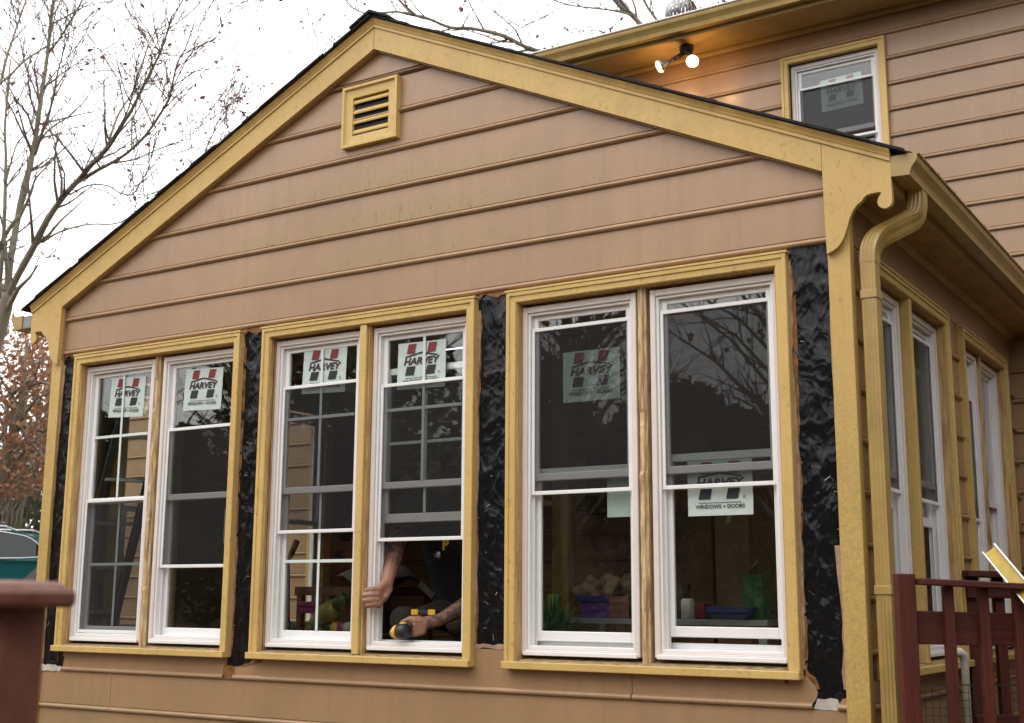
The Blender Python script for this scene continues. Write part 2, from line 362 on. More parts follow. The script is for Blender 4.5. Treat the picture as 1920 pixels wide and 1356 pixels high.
# gable courses
for k in range(0, 7):
    z = (16 - (k + 1)) * SP; h = SP
    lim = lambda q: max(0.0, (3.27 - q) / SLOPE)
    L0 = lambda q: max(-4.80, APX - lim(q)); L1 = lambda q: min(-0.06, APX + lim(q))
    mb = MB(); board(mb, FRONT, L0, L1, z, min(h, 3.265 - z)); mb.build('siding_board', 'siding', SUN)
mb = MB(); board(mb, FRONT, lambda q: APX - max(0, (3.27 - q) / SLOPE), lambda q: APX + max(0, (3.27 - q) / SLOPE), 15 * SP, 0.205); mb.build('siding_board', 'siding', SUN)
# lower full courses, each in two lengths butted together
for k, xj in ((-1, -4.178), (-2, -2.2), (-3, -3.4), (-4, -1.6), (-5, -3.0), (-6, -2.0)):
    for a, b in ((-4.80, xj - 0.0015), (xj + 0.0015, -0.06)):
        mb = MB(); board(mb, FRONT, a, b, k * SP, SP); mb.build('siding_board', 'siding', SUN)
def jag(a, b, n, amp, ax):
    out = []
    for i in range(1, n):
        t = i / n; p = [a[0] + (b[0] - a[0]) * t, a[1] + (b[1] - a[1]) * t]; p[ax] += random.uniform(-amp, amp); out.append(tuple(p))
    return out
def flat_board(poly, beads, name='siding_board', mat='siding', o0=0.0, o1=0.0095):
    mb = MB(); mb.prism(poly, o0, o1, FRONT)
    for a, b in beads:
        pr = [(0.0, 0.0245), (0.0055, 0.0262), (0.0105, 0.0254), (0.0150, 0.0232), (0.0185, 0.0198), (0.0206, 0.0155), (0.0208, 0.0110), (0.0188, 0.0060), (0.0130, 0.0014), (0.0, 0.0)]
        mb.loft([[FRONT(a, o, q) for o, q in pr], [FRONT(b, o, q) for o, q in pr]])
    return mb.build(name, mat, SUN)
# broken course under the sills
zb = 0.0246
flat_board([(-4.583, zb), (-3.335, zb)] + [(-3.338, 0.05), (-3.322, 0.085), (-3.312, 0.125), (-3.318, 0.15), (-4.60, 0.15), (-4.605, 0.125), (-4.580, 0.112), (-4.592, 0.09), (-4.572, 0.07), (-4.580, 0.05)], [(-4.585, -3.336)])
flat_board([(-3.262, zb), (-1.00, zb), (-1.00, 0.15), (-1.55, 0.15), (-1.60, 0.188), (-1.80, 0.192), (-1.83, 0.15), (-3.02, 0.15), (-3.035, 0.118), (-3.08, 0.094), (-3.14, 0.075), (-3.20, 0.062), (-3.255, 0.066), (-3.266, 0.045)], [(-3.265, -1.003)])
flat_board([(-0.997, zb), (-0.226, zb), (-0.214, 0.04), (-0.206, 0.062), (-0.214, 0.082), (-0.226, 0.10), (-0.242, 0.118), (-0.268, 0.128), (-0.30, 0.118), (-0.36, 0.128), (-0.42, 0.118), (-0.48, 0.135), (-0.58, 0.128), (-0.68, 0.15), (-0.997, 0.15)], [(-0.997, -0.228)])
flat_board([(-0.125, zb), (-0.09, zb), (-0.09, 0.05), (-0.112, 0.045)], [(-0.128, -0.09)])
# sheathing behind everything, openings left for the windows
GR = [(-4.634, -3.299), (-3.140, -1.790), (-1.612, -0.261)]
GS = [(0.13, 1.50), (1.79, 2.90)]
GL = [(0.42, 0.86), (1.82, 2.36)]
ZT, ZB = 1.806, 0.113
def sheath(T, a0, a1, gaps, z0, z1, th=0.10, name='wall_sheathing'):
    mb = MB(); xs = a0
    for g0, g1 in gaps:
        mb.box((xs, -th, 0.10), (g0 + 0.03, -0.001, 1.77), 0, 0, T); xs = g1 - 0.03
    mb.box((xs, -th, 0.10), (a1, -0.001, 1.77), 0, 0, T)
    mb.box((a0, -th, z0), (a1, -0.001, 0.10), 0, 0, T); mb.box((a0, -th, 1.77), (a1, -0.001, z1), 0, 0, T)
    return mb.build(name, 'inside', SUN)
sheath(FRONT, -4.82, -0.03, GR, -1.2, 1.98)
sheath(SIDE, 0.11, D, GS, -1.2, 1.98)
sheath(LEFT, 0.11, D, GL, -1.2, 1.98)
mb = MB(); mb.prism([(-4.83, 1.98), (-0.03, 1.98), (-0.03, 2.10), (APX, 3.22), (-4.83, 2.10)], -0.09, -0.001, FRONT); mb.build('gable_sheathing', 'inside', SUN)
mb = MB(); mb.box((APX - 1.86, 0.1, 2.37), (APX + 1.86, D, 2.385)); mb.build('ceiling', 'ceil', SUN)
for s_ in (-1, 1):
    mb = MB(); mb.prism([(APX + s_ * 1.86, 2.37), (APX + s_ * 2.30, 2.165), (APX + s_ * 2.30, 2.18), (APX + s_ * 1.86, 2.385)], -D, -0.1, FRONT); mb.build('sloping_ceiling', 'ceil', SUN)
mb = MB(); mb.box((-4.72, 0.1, -0.25), (-0.13, D, -0.2)); mb.build('floor', 'floor', SUN)
# crinkled black plastic between the window groups
def plastic(T, a0, a1, z0, z1, seed, name='black_plastic_sheet'):
    nx, nzv = max(6, int((a1 - a0) / 0.007)), int((z1 - z0) / 0.011); vs = []; fs = []
    for j in range(nzv + 1):
        for i in range(nx + 1):
            a = a0 + (a1 - a0) * i / nx; z = z0 + (z1 - z0) * j / nzv
            p = Vector((a * 5.5 + seed * 9, z * 3.6, seed)); q = Vector((a * 17 + seed * 3, z * 11 + 0.5 * noise.noise(p), seed * 2.0))
            r = 1 - abs(noise.noise(p + Vector((noise.noise(q) * 0.5, noise.noise(q + Vector((5, 1, 0))) * 0.5, 0)))) * 2.0
            r2 = 1 - abs(noise.noise(q)) * 2.2
            e = min(1, min(i, nx - i) / 3, min(j, nzv - j) / 3)
            vs.append(T(a, 0.002 + e * (0.0036 * max(0, r) ** 7 + 0.0016 * max(0, r2) ** 9), z))
    for j in range(nzv):
        for i in range(nx): k = j * (nx + 1) + i; fs.append((k, k + 1, k + nx + 2, k + nx + 1))
    mb = MB(); mb.add(vs, fs); o = mb.build(name, 'plastic', SUN, True); mb = MB()
    for _ in range(int((z1 - z0) * 8)):              # staples and stuck fibres
        a, z, th, l = random.uniform(a0 + 0.03, a1 - 0.03), random.uniform(z0 + 0.05, z1 - 0.06), random.uniform(0, 3.14), random.uniform(0.004, 0.016); c_, s_ = math.cos(th) * l, math.sin(th) * l
        mb.add([T(a - c_, 0.007, z - s_), T(a + c_, 0.008, z + s_), T(a + c_ + 0.0015, 0.008, z + s_ - 0.0015), T(a - c_ + 0.0015, 0.007, z - s_ - 0.0015)], [(0, 1, 2, 3)])
    mb.build('staples', 'pale', o, kind='stuff'); return o
for i, (a, b, z0) in enumerate(((-4.79, -4.58, 0.005), (-3.35, -3.08, 0.02), (-1.84, -1.56, 0.15), (-0.31, -0.06, 0.005))):
    plastic(FRONT, a, b, z0, 1.842, i + 1)
# torn strips of siding beside the casings and the corner boards
def strip(a, z0, z1, w, side, mat='torn', o1=0.008):
    n = int((z1 - z0) / 0.05) + 2; e = []
    ww = w
    for i in range(n):
        ww = max(0.002, min(w * 2.0, ww + random.uniform(-0.5, 0.5) * w)); z = z0 + (z1 - z0) * i / (n - 1) + random.uniform(-0.015, 0.015) * (0 < i < n - 1)
        e.append((a + side * ww, z))
    mb = MB(); mb.prism([(a, z0)] + e + [(a, z1)], 0.0, o1, FRONT); return mb.build('torn_siding_strip', mat, SUN)
for a, z0, z1, wd, sd, mt in ((-4.772, 0.03, 1.77, 0.010, 1, 'torn'), (-4.634, 0.05, 0.22, 0.008, -1, 'rot'), (-3.299, 0.12, 1.75, 0.007, 1, 'torn'), (-3.140, 0.15, 0.45, 0.006, -1, 'torn'), (-1.790, 0.19, 1.75, 0.008, 1, 'torn'),
                          (-1.612, 0.30, 0.75, 0.004, -1, 'torn'), (-0.261, 0.10, 1.78, 0.008, 1, 'torn'), (-0.091, 0.08, 0.62, 0.016, -1, 'torn'), (-0.091, 0.72, 1.72, 0.004, -1, 'torn')):
    strip(a, z0, z1, wd, sd, mt)
    if z1 - z0 > 0.6: strip(a, z0 + 0.02, z1 - 0.02, wd * 1.5, sd, 'rot', 0.0045)
# rotten chunks and bare patches where boards broke away
def chunk(poly, mat, o1, name='rotten_board_edge'):
    n = len(poly); q = []
    for i in range(n):
        a, b = poly[i], poly[(i + 1) % n]; q.append(a); k = max(1, int(math.dist(a, b) / 0.02))
        for j in range(1, k): t = j / k; q.append((a[0] + (b[0] - a[0]) * t + random.uniform(-.005, .005), a[1] + (b[1] - a[1]) * t + random.uniform(-.005, .005)))
    mb = MB(); mb.prism(q, 0.0, o1, FRONT); return mb.build(name, mat, SUN)
chunk([(-3.328, 0.002), (-3.262, 0.002), (-3.255, 0.064), (-3.28, 0.068), (-3.325, 0.062)], 'rot', 0.012)
chunk([(-3.345, 0.01), (-3.328, 0.01), (-3.312, 0.12), (-3.325, 0.15), (-3.335, 0.09)], 'rot', 0.0065)
chunk([(-3.25, 0.06), (-3.19, 0.058), (-3.10, 0.09), (-3.04, 0.118), (-3.06, 0.132), (-3.12, 0.112), (-3.17, 0.085)], 'rot', 0.006)
chunk([(-4.78, 0.0), (-4.60, 0.0), (-4.60, 0.026), (-4.78, 0.03)], 'pale', 0.010, 'bare_lap_edge')
chunk([(-0.225, 0.004), (-0.12, 0.004), (-0.13, 0.042), (-0.21, 0.042)], 'pale', 0.0065, 'bare_lap_edge')
chunk([(-1.785, 0.193), (-1.615, 0.190), (-1.615, 0.208), (-1.785, 0.212)], 'torn', 0.012, 'bare_lap_edge')
chunk([(-0.43, 0.12), (-0.36, 0.135), (-0.27, 0.135), (-0.235, 0.115), (-0.21, 0.075), (-0.20, 0.08), (-0.215, 0.12), (-0.25, 0.15), (-0.42, 0.15)], 'rot', 0.008)
chunk([(-0.345, 0.13), (-0.33, 0.09), (-0.32, 0.10), (-0.31, 0.13)], 'oldwood', 0.014)
for a, b, z0, z1 in ((-4.765, -4.63, 1.80, 1.845), (-3.305, -3.145, 1.79, 1.85), (-1.785, -1.62, 1.80, 1.845)):
    chunk([(a, z1), (b, z1), (b, z0 + 0.02), ((a + b) / 2 + 0.02, z0), (a + 0.03, z0 + 0.025), (a, z0 - 0.01)], 'rot', 0.010)

# ------------------------------------------------------------------ casings and windows
CAS = [(0.0, 0.0), (0.0, 0.041), (0.003, 0.044), (0.018, 0.0435), (0.0205, 0.0375), (0.046, 0.0365), (0.050, 0.032), (0.050, 0.0)]
def casing(T, a0, a1, zb, zt, parent, mul_full, label=''):
    zs = zb + 0.03
    def seg(pts, name):
        mb = MB(); mb.loft([[T(*f(u, o)) for u, o in CAS] for f in pts]); mb.build(name, 'casing', parent)
    seg([lambda u, o: (a0 + u, o, zs), lambda u, o: (a0 + u, o, zt - u)], 'side_casing')
    seg([lambda u, o: (a0 + u, o, zt - u - 0.0006), lambda u, o: (a1 - u, o, zt - u - 0.0006)], 'head_casing')
    seg([lambda u, o: (a1 - u, o, zt - u), lambda u, o: (a1 - u, o, zs)], 'side_casing')
    mb = MB(); mb.prism([(a0 - 0.006, zt + 0.0005), (a1 + 0.006, zt + 0.0005), (a1 + 0.006, zt + 0.010), (a0 - 0.006, zt + 0.010)], 0.0, 0.0465, T); mb.build('drip_cap', 'casing', parent)
    # jamb linings, old wood at the head, raw at the sides
    mb = MB()
    mb.box((a0 + 0.048, -0.10, zs), (a0 + 0.056, 0.024, zt - 0.05), 0, 0, T); mb.box((a1 - 0.056, -0.10, zs), (a1 - 0.048, 0.024, zt - 0.05), 0, 0, T)
    mb.box((a0 + 0.048, -0.10, zt - 0.052), (a1 - 0.048, 0.022, zt - 0.046), 0, 0, T); mb.build('jamb_lining', 'rawwood', parent)
    # sill: sloping flaking top and painted nosing
    mb = MB(); pr = [(-0.10, 0.0), (0.058, 0.0), (0.058, 0.027), (0.045, 0.030), (-0.10, 0.050)]
    mb.loft([[T(a, o, zb + q) for o, q in pr] for a in (a0 + 0.051, (a0 + a1) / 2, a1 - 0.051)]); mb.build('window_sill', 'sillwood', parent)
    mb = MB(); mb.box((a0 - 0.002, 0.0, zb - 0.003), (a1 + 0.002, 0.064, zb + 0.0292), 0.003, 0, T); mb.build('sill_nosing', 'casing', parent)
    c = (a0 + a1) / 2
    if mul_full:
        mb = MB(); mb.box((c - 0.021, -0.09, zb + 0.034), (c + 0.021, 0.030, zt - 0.0515), 0.003, 0, T); mb.build('mullion_post', 'casing', parent)
        mb = MB(); mb.box((c + 0.0215, -0.05, zb + 0.034), (c + 0.030, 0.012, zt - 0.053), 0.001, 0, T); mb.build('raw_wood_strip', 'rawwood', parent)
    else:
        e = []; z = zb + 0.034
        mb = MB(); rings = []; nn = 90
        for i in range(nn + 1):
            z = zb + 0.034 + (zt - 0.052 - zb - 0.034) * i / nn
            d = 0.004 * noise.noise(Vector((z * 7, a0 * 3, 1))) + 0.002 * noise.noise(Vector((z * 31, a0, 4))); d2 = 0.007 * noise.noise(Vector((z * 9, a0 * 5, 7))) + random.uniform(-0.0012, 0.0008) - (0.006 if noise.noise(Vector((z * 4, a0, 11))) > 0.28 else 0)
            rings.append([T(c - 0.017 + d * 0.5, -0.09, z), T(c - 0.017 + d * 0.5, 0.002 + d2, z), T(c + 0.004 + d, 0.004 + d2, z), T(c + 0.008 + d, -0.008 + d2, z), T(c + 0.016 + d, -0.012 + d, z), T(c + 0.016, -0.09, z)])
        mb.loft(rings); mb.build('mullion_post', 'splinter', parent)

def ring(mb, T, a0, a1, z0, z1, wl, wr, wb, wt, o0, o1, c=0.002, m=0):
    mb.box((a0, o0, z0), (a0 + wl, o1, z1), c, m, T); mb.box((a1 - wr, o0, z0), (a1, o1, z1), c, m, T)
    e = 0.0015
    mb.box((a0 + wl - 0.001, o0 + e, z1 - wt), (a1 - wr + 0.001, o1 - e, z1 - 0.0005), c, m, T); mb.box((a0 + wl - 0.001, o0 + e, z0 + 0.0005), (a1 - wr + 0.001, o1 - e, z0 + wb), c, m, T)
# the printed sticker, one mesh shared by every copy
def text_mesh(body, size, shear=0.0, bold=0.0):
    cu = bpy.data.curves.new('text', 'FONT'); cu.body = body; cu.size = size; cu.align_x = 'CENTER'; cu.shear = shear; cu.offset = bold
    cu.resolution_u = 3
    o = bpy.data.objects.new('text', cu); me = o.to_mesh()
    vs = [tuple(v.co) for v in me.vertices]; fs = [list(p.vertices) for p in me.polygons]
    o.to_mesh_clear(); bpy.data.objects.remove(o); bpy.data.curves.remove(cu); return vs, fs
def sticker_mesh():
    mb = MB(); W, H = 0.29, 0.232
    nx = 12; vs = []; fs = []
    wav = lambda a, b: 0.0015 * noise.noise(Vector((a * 25, b * 25, 3)))
    for j in range(nx + 1):
        for i in range(nx + 1):
            a, b = (i / nx - 0.5) * W, (j / nx - 0.5) * H; vs.append((a + 0.002 * noise.noise(Vector((b * 40, i, 0))), wav(a, b), b))
    for j in range(nx):
        for i in range(nx): k = j * (nx + 1) + i; fs.append((k, k + 1, k + nx + 2, k + nx + 1))
    mb.add(vs, fs, 0)
    P = lambda pts, m: mb.add([(x, -0.0030, z) for x, z in pts], [list(range(len(pts)))], m)
    for cx in (-0.062, 0.062):
        P([(cx - 0.028, 0.060), (cx + 0.020, 0.060), (cx + 0.030, 0.108), (cx - 0.018, 0.108)], 1)
        P([(cx - 0.034, -0.048), (cx + 0.018, -0.048), (cx + 0.028, -0.004), (cx - 0.024, -0.004)], 2)
    P([(-0.098, 0.040), (-0.098, 0.047), (0.0, 0.066), (0.098, 0.047), (0.098, 0.040), (0.0, 0.058)], 2)
    P([(-0.095, -0.064), (0.095, -0.064), (0.095, -0.0615), (-0.095, -0.0615)], 2)
    for body, size, x, z, sh, bd, mm in (('HARVEY', 0.048, -0.004, 0.005, 0.22, 0.0017, 3), ('WINDOWS + DOORS', 0.0225, 0, -0.086, 0, 0.0005, 2), ('®', 0.018, 0.108, -0.048, 0, 0, 2)):
        v, f = text_mesh(body, size, sh, bd)
        mb.add([(x + p[0] * (1.16 if mm == 3 else 1.0), -0.0032, z + p[1]) for p in v], f, mm)
    me = mb.build('tmp', ['paper', 'inkred', 'inkblack', 'inkdark']); d = me.data; bpy.data.objects.remove(me); d.name = 'sticker'; return d
STK = sticker_mesh()
def window(T, a0, a1, z0, z1, parent, screen=None, grid=(False, False), lift=0.0, stick=None, T_is='front', blank=None):
    mb = MB()
    ring(mb, T, a0, a1, z0, z1, 0.026, 0.026, 0.022, 0.030, -0.095, -0.012, 0.003)
    fr = mb.build('window', 'flange', parent)
    mb = MB(); ring(mb, T, a0 + 0.0255, a1 - 0.0255, z0 + 0.0215, z1 - 0.0295, 0.012, 0.012, 0.016, 0.012, -0.094, -0.022, 0.002)
    mb.box((a0 + 0.03, -0.0985, z0 + 0.03), (a1 - 0.03, -0.0945, z0 + 0.062 if lift < 0.3 else z0 + 0.044), 0, 0, T)
    # outer lip
    mb.box((a0 + 0.012, -0.030, z0 - 0.004), (a1 - 0.012, -0.004, z0 + 0.014), 0.002, 0, T)
    for aa in (a0 + 0.0375, a1 - 0.0475):          # jamb tracks
        for oo in (-0.048, -0.070): mb.box((aa, oo - 0.003, z0 + 0.037), (aa + 0.010, oo, z1 - 0.041), 0, 0, T)
    mb.build('window_frame', 'vinyl', fr)
    b0, b1, c0, c1 = a0 + 0.037, a1 - 0.037, z0 + 0.034, z1 - 0.041
    mid = (c0 + c1) / 2
    def sash(zl, zh, o0, o1, wb, wt, name):
        mb = MB(); ring(mb, T, b0 + 0.004, b1 - 0.004, zl, zh, 0.026, 0.026, wb, wt, o0, o1, 0.003); mb.build(name, 'vinyl', fr)
        mb = MB(); oc = (o0 + o1) / 2
        mb.box((b0 + 0.022, oc - 0.003, zl + wb - 0.004), (b1 - 0.022, oc + 0.003, zh - wt + 0.004), 0, 0, T); mb.build('pane', 'glass', fr)
        return oc
    ou = sash(mid - 0.018, c1, -0.066, -0.045, 0.034, 0.024, 'upper_sash')
    ol = sash(c0 + lift, mid + 0.018 + lift, -0.090, -0.0685, 0.044, 0.034, 'lower_sash')
    am = (b0 + b1) / 2
    for g, zl, zh, oc in ((grid[0], mid + 0.016, c1 - 0.024, ou), (grid[1], c0 + lift + 0.044, mid - 0.016 + lift, ol)):
        if g:
            mb = MB(); zc = (zl + zh) / 2
            mb.box((am - 0.008, oc + 0.0086, zl), (am + 0.008, oc + 0.0130, zh), 0.0015, 0, T)
            mb.box((b0 + 0.030, oc + 0.0088, zc - 0.008), (am - 0.0075, oc + 0.0128, zc + 0.008), 0.0015, 0, T); mb.box((am + 0.0075, oc + 0.0088, zc - 0.008), (b1 - 0.030, oc + 0.0128, zc + 0.008), 0.0015, 0, T)
            mb.build('grille', 'grille', fr)
    if screen:
        s0, s1 = screen
        mb = MB(); ring(mb, T, b0 + 0.002, b1 - 0.002, s0, s1, 0.015, 0.015, 0.018, 0.018, -0.042, -0.032, 0.002); mb.build('screen_frame', 'vinyl', fr)
        mb = MB(); mb.add([T(a, -0.037, z) for a, z in ((b0 + 0.012, s0 + 0.012), (b1 - 0.012, s0 + 0.012), (b1 - 0.012, s1 - 0.012), (b0 + 0.012, s1 - 0.012))], [(0, 1, 2, 3)]); mb.build('screen_mesh', 'screen', fr)
    mb = MB(); mb.box((am - 0.03, -0.098, mid + 0.006 + lift), (am + 0.03, -0.0905, mid + 0.020 + lift), 0.003, 0, T); mb.build('sash_lock', 'vinyl', fr)
    if stick:
        for sx, sz, rot, *inner in stick:
            o = bpy.data.objects.new('sticker', STK); COL.objects.link(o); o.parent = fr
            p = Vector(T(sx, (ou if sz > mid else ol) + (-0.0065 if inner else 0.0048), sz))
            if T is FRONT or T is MAIN: o.rotation_euler = (0, rad(rot), 0)
            elif T is SIDE: o.rotation_euler = (rad(rot), 0, rad(90))
            else: o.rotation_euler = (0, 0, rad(-90))
            o.location = p; o['label'] = 'pale green maker sticker printed with dark red and black'
    if blank:
        mb = MB(); a, b, c, d = blank; mb.box((a, -0.100, c), (b, -0.0985, d), 0, 0, T); mb.build('paper_sheet', 'paper', fr)
    return fr
WZ0, WZ1 = 0.172, 1.740
def pair(T, g, specs, full):
    a0, a1 = g; casing(T, a0, a1, ZB, ZT, SUN, full)
    c = (a0 + a1) / 2; k = (a1 - a0) / 1.35
    for (u0, u1), sp in zip(((a0 + 0.057, c - 0.0225 * 1.5), (c + 0.0225 * 1.5, a1 - 0.057)), specs):
        window(T, u0, u1, WZ0, WZ1, SUN, **sp)
pair(FRONT, GR[0], [dict(screen=(0.212, 0.962), grid=(True, True), stick=[(-4.262, 1.545, 3)]), dict(screen=(0.567, 1.335), stick=[(-3.650, 1.540, 2)], blank=(-3.49, -3.46, 0.70, 0.88))], False)
pair(FRONT, GR[1], [dict(screen=(0.732, 1.498), grid=(True, True), stick=[(-2.78, 1.563, 2)]), dict(screen=(0.680, 1.455), grid=(True, True), lift=0.565, stick=[(-2.160, 1.535, 1)])], True)
pair(FRONT, GR[2], [dict(screen=(0.870, 1.640), lift=0.022, stick=[(-1.222, 1.40, 0, 1)], blank=(-1.165, -1.05, 0.765, 0.95)), dict(screen=(0.868, 1.648), lift=0.052, stick=[(-0.622, 0.872, 0)])], False)
pair(SIDE, GS[0], [dict(screen=(0.87, 1.640), lift=0.60, stick=[(0.45, 1.40, 0, 1)]), dict(screen=(0.86, 1.655), lift=0.55)], True)
pair(SIDE, GS[1], [dict(screen=(0.83, 1.50), lift=0.0), dict(grid=(False, False), lift=0.0)], False)
for g0, g1 in GL:
    window(LEFT, g0 + 0.03, g1 - 0.03, WZ0, WZ1, SUN)
    for q0, q1 in ((g0 - 0.06, g0 + 0.03), (g1 - 0.03, g1 + 0.06)):
        mb = MB(); mb.box((q0, 0.0, ZB), (q1, 0.04, ZT), 0.003, 0, LEFT); mb.build('side_casing', 'casing', SUN)
        mb = MB(); mb.box((q0, -0.125, ZB), (q1, -0.1005, ZT), 0.003, 0, LEFT); mb.build('inner_casing', 'casing', SUN)
    mb = MB(); mb.box((g0 - 0.06, 0.0, ZT + 0.0005), (g1 + 0.06, 0.04, ZT + 0.06), 0.003, 0, LEFT); mb.build('head_casing', 'casing', SUN)
# right wall boards: beside the corner, between the groups, at the end; frieze above
for k in range(-6, 9):
    z = k * SP; segs = [(0.02, 0.128), (1.506, 1.784), (2.906, 3.19)] if z > ZB - 0.01 and z < ZT else [(0.02, 3.19)]
    if k == 0: segs = [(0.02, 3.19)]
    for a, b in segs:
        h = SP if not (k == 0 and b - a > 1) else ZB - 0.004
        mb = MB(); board(mb, SIDE, a, b, z, h); mb.build('siding_board', 'siding', SUN)
mb = MB(); mb.box((0.02, 0.0, ZT + 0.018), (3.19, 0.010, 2.03), 0.002, 0, SIDE); mb.build('frieze_board', 'siding', SUN)
for k in range(-6, 9):
    z = k * SP; segs = [(0.02, 0.358), (0.922, 1.758), (2.422, 3.19)] if ZB - 0.01 < z < ZT else [(0.02, 3.19)]
    for a, b in segs:
        h = SP if k else ZB - 0.004
        mb = MB(); board(mb, LEFT, a, b, z, h); mb.build('siding_board', 'siding', SUN)
mb = MB(); mb.box((0.02, 0.0, ZT + 0.018), (3.19, 0.010, 2.03), 0.002, 0, LEFT); mb.build('frieze_board', 'siding', SUN)
mb = MB()
def nail(T, a, z, o=0.0100, r=0.0034):
    mb.add([T(a + r * math.cos(t), o + 0.0006, z + r * math.sin(t)) for t in (0, 1.05, 2.09, 3.14, 4.19, 5.24)], [(0, 1, 2, 3, 4, 5)])
for k in list(range(9, 15)) + [-1, -2]:
    for i in range(13):
        a = -4.70 + 0.385 * i + random.uniform(-0.012, 0.012); z = k * SP + 0.040 + random.uniform(-0.006, 0.008)
        if abs(a - APX) * SLOPE < 3.16 - z: nail(FRONT, a, z)
for a in (-4.19, -4.166, -2.21, -2.19): nail(FRONT, a, -SP + 0.03, 0.0102, 0.0045)
for a in (-1.014, -0.986): nail(FRONT, a, 0.042, 0.0105, 0.0045)
mb.build('nail_heads', 'torn', SUN, kind='stuff')
# corner boards
for a, b, mt in ((-0.091, 0.0, 'corner'), (-4.854, -4.770, 'corner')):
    mb = MB(); mb.box((a, -0.03, -1.22), (b, 0.026, 1.99), 0.002, 0, FRONT); mb.build('corner_board', mt, SUN)
for T in (SIDE, LEFT):
    mb = MB(); mb.box((-0.02, 0.0, -1.22), (0.012, 0.019 if T is SIDE else 0.012, 2.0), 0.002, 0, T); mb.build('corner_return', 'corner', SUN)
# rake boards, crown moulding, scroll brackets
YR = 0.052
def rake(side, lo, hi, o0, o1, name, mat, x1=2.61):
    mb = MB(); s = side
    f = lambda d, off: (APX + s * d, off - SLOPE * d)
    mb.prism([f(0.0004, lo), f(x1, lo), f(x1, hi), f(0.0004, hi)], o0, o1, FRONT); return mb.build(name, mat, SUN)
for s in (-1, 1):
    rake(s, 3.212, 3.330, 0.030, YR, 'rake_board', 'trim', 2.338)
    rake(s, 3.206, 3.329, 0.010, 0.0298, 'rake_packing', 'siding', 2.336)
    rake(s, 3.330, 3.345, 0.012, YR + 0.007, 'crown_moulding', 'trim', 2.614)
    mb = MB(); pr = [(0.012, 3.3455), (YR + 0.004, 3.3455), (YR + 0.008, 3.348), (YR + 0.011, 3.358), (YR + 0.018, 3.370), (YR + 0.020, 3.378), (0.012, 3.378)]
    mb.loft([[FRONT(APX + s * 0.0004, o, z) for o, z in pr], [FRONT(APX + s * 2.616, o, z - SLOPE * 2.616) for o, z in pr]]); mb.build('crown_moulding', 'trim', SUN)
    cv = catmull([(2.345, 1.771), (2.385, 1.790), (2.412, 1.822), (2.432, 1.870), (2.446, 1.912), (2.470, 1.950), (2.492, 1.966), (2.512, 1.987), (2.545, 1.992), (2.572, 1.989), (2.560, 1.968), (2.556, 1.948), (2.566, 1.930), (2.588, 1.922), (2.607, 1.932), (2.614, 1.952)], 4)
    poly = [(2.340, 3.330 - SLOPE * 2.340 - 0.0005), (2.340, 2.119), (2.342, 1.90)] + cv + [(2.614, 3.330 - SLOPE * 2.614 - 0.0005)]
    mb = MB(); mb.prism([(APX + s * a, z) for a, z in poly], 0.026, YR, FRONT); mb.build('scroll_bracket', 'trim', SUN)
    mb = MB(); mb.box((APX + s * 2.338, 0.012, 1.80), (APX + s * 2.36, 0.0262, 2.11), 0, 0, FRONT); mb.build('bracket_packing', 'siding', SUN)
mb = MB(); mb.box((APX - 0.0012, YR, 3.214), (APX + 0.0012, YR + 0.0006, 3.328), 0, 0, FRONT); mb.build('rake_joint', 'oldwood', SUN)
# roof deck and shingle courses
for s in (-1, 1):
    mb = MB(); mb.prism([(APX, 3.380), (APX + s * 2.62, 3.380 - SLOPE * 2.62), (APX + s * 2.62, 3.366 - SLOPE * 2.62), (APX, 3.366)], -D, YR + 0.012, FRONT); mb.build('roof_deck', 'oldwood', SUN)
    nc = 21
    for i in range(nc):
        d0 = 2.68 - 0.128 * i; d1 = max(0.0, d0 - 0.19)
        e = random.uniform(-0.008, 0.008); tk = random.uniform(0.010, 0.016)
        p = [(d0, 3.3815 - SLOPE * d0), (d0 - 0.004, 3.3815 + tk - SLOPE * d0), (d1, 3.387 + 0.004 - SLOPE * d1), (d1, 3.3815 - SLOPE * d1)]
        mb = MB(); mb.prism([(APX + s * a, z + (0.0015 * (i % 2))) for a, z in p], -D + 0.02, YR + 0.036 + e, FRONT); mb.build('shingle_course', 'shingle', SUN)
mb = MB()
for i in range(12):
    y0 = -YR - 0.05 + i * 0.27; mb.prism([(APX - 0.13, 3.336 - 0.0), (APX, 3.399), (APX + 0.13, 3.336), (APX + 0.13, 3.348), (APX, 3.413 + 0.004 * (i % 2)), (APX - 0.13, 3.348)], -y0, -y0 - 0.29, FRONT)
mb.build('ridge_cap', 'shingle', SUN)
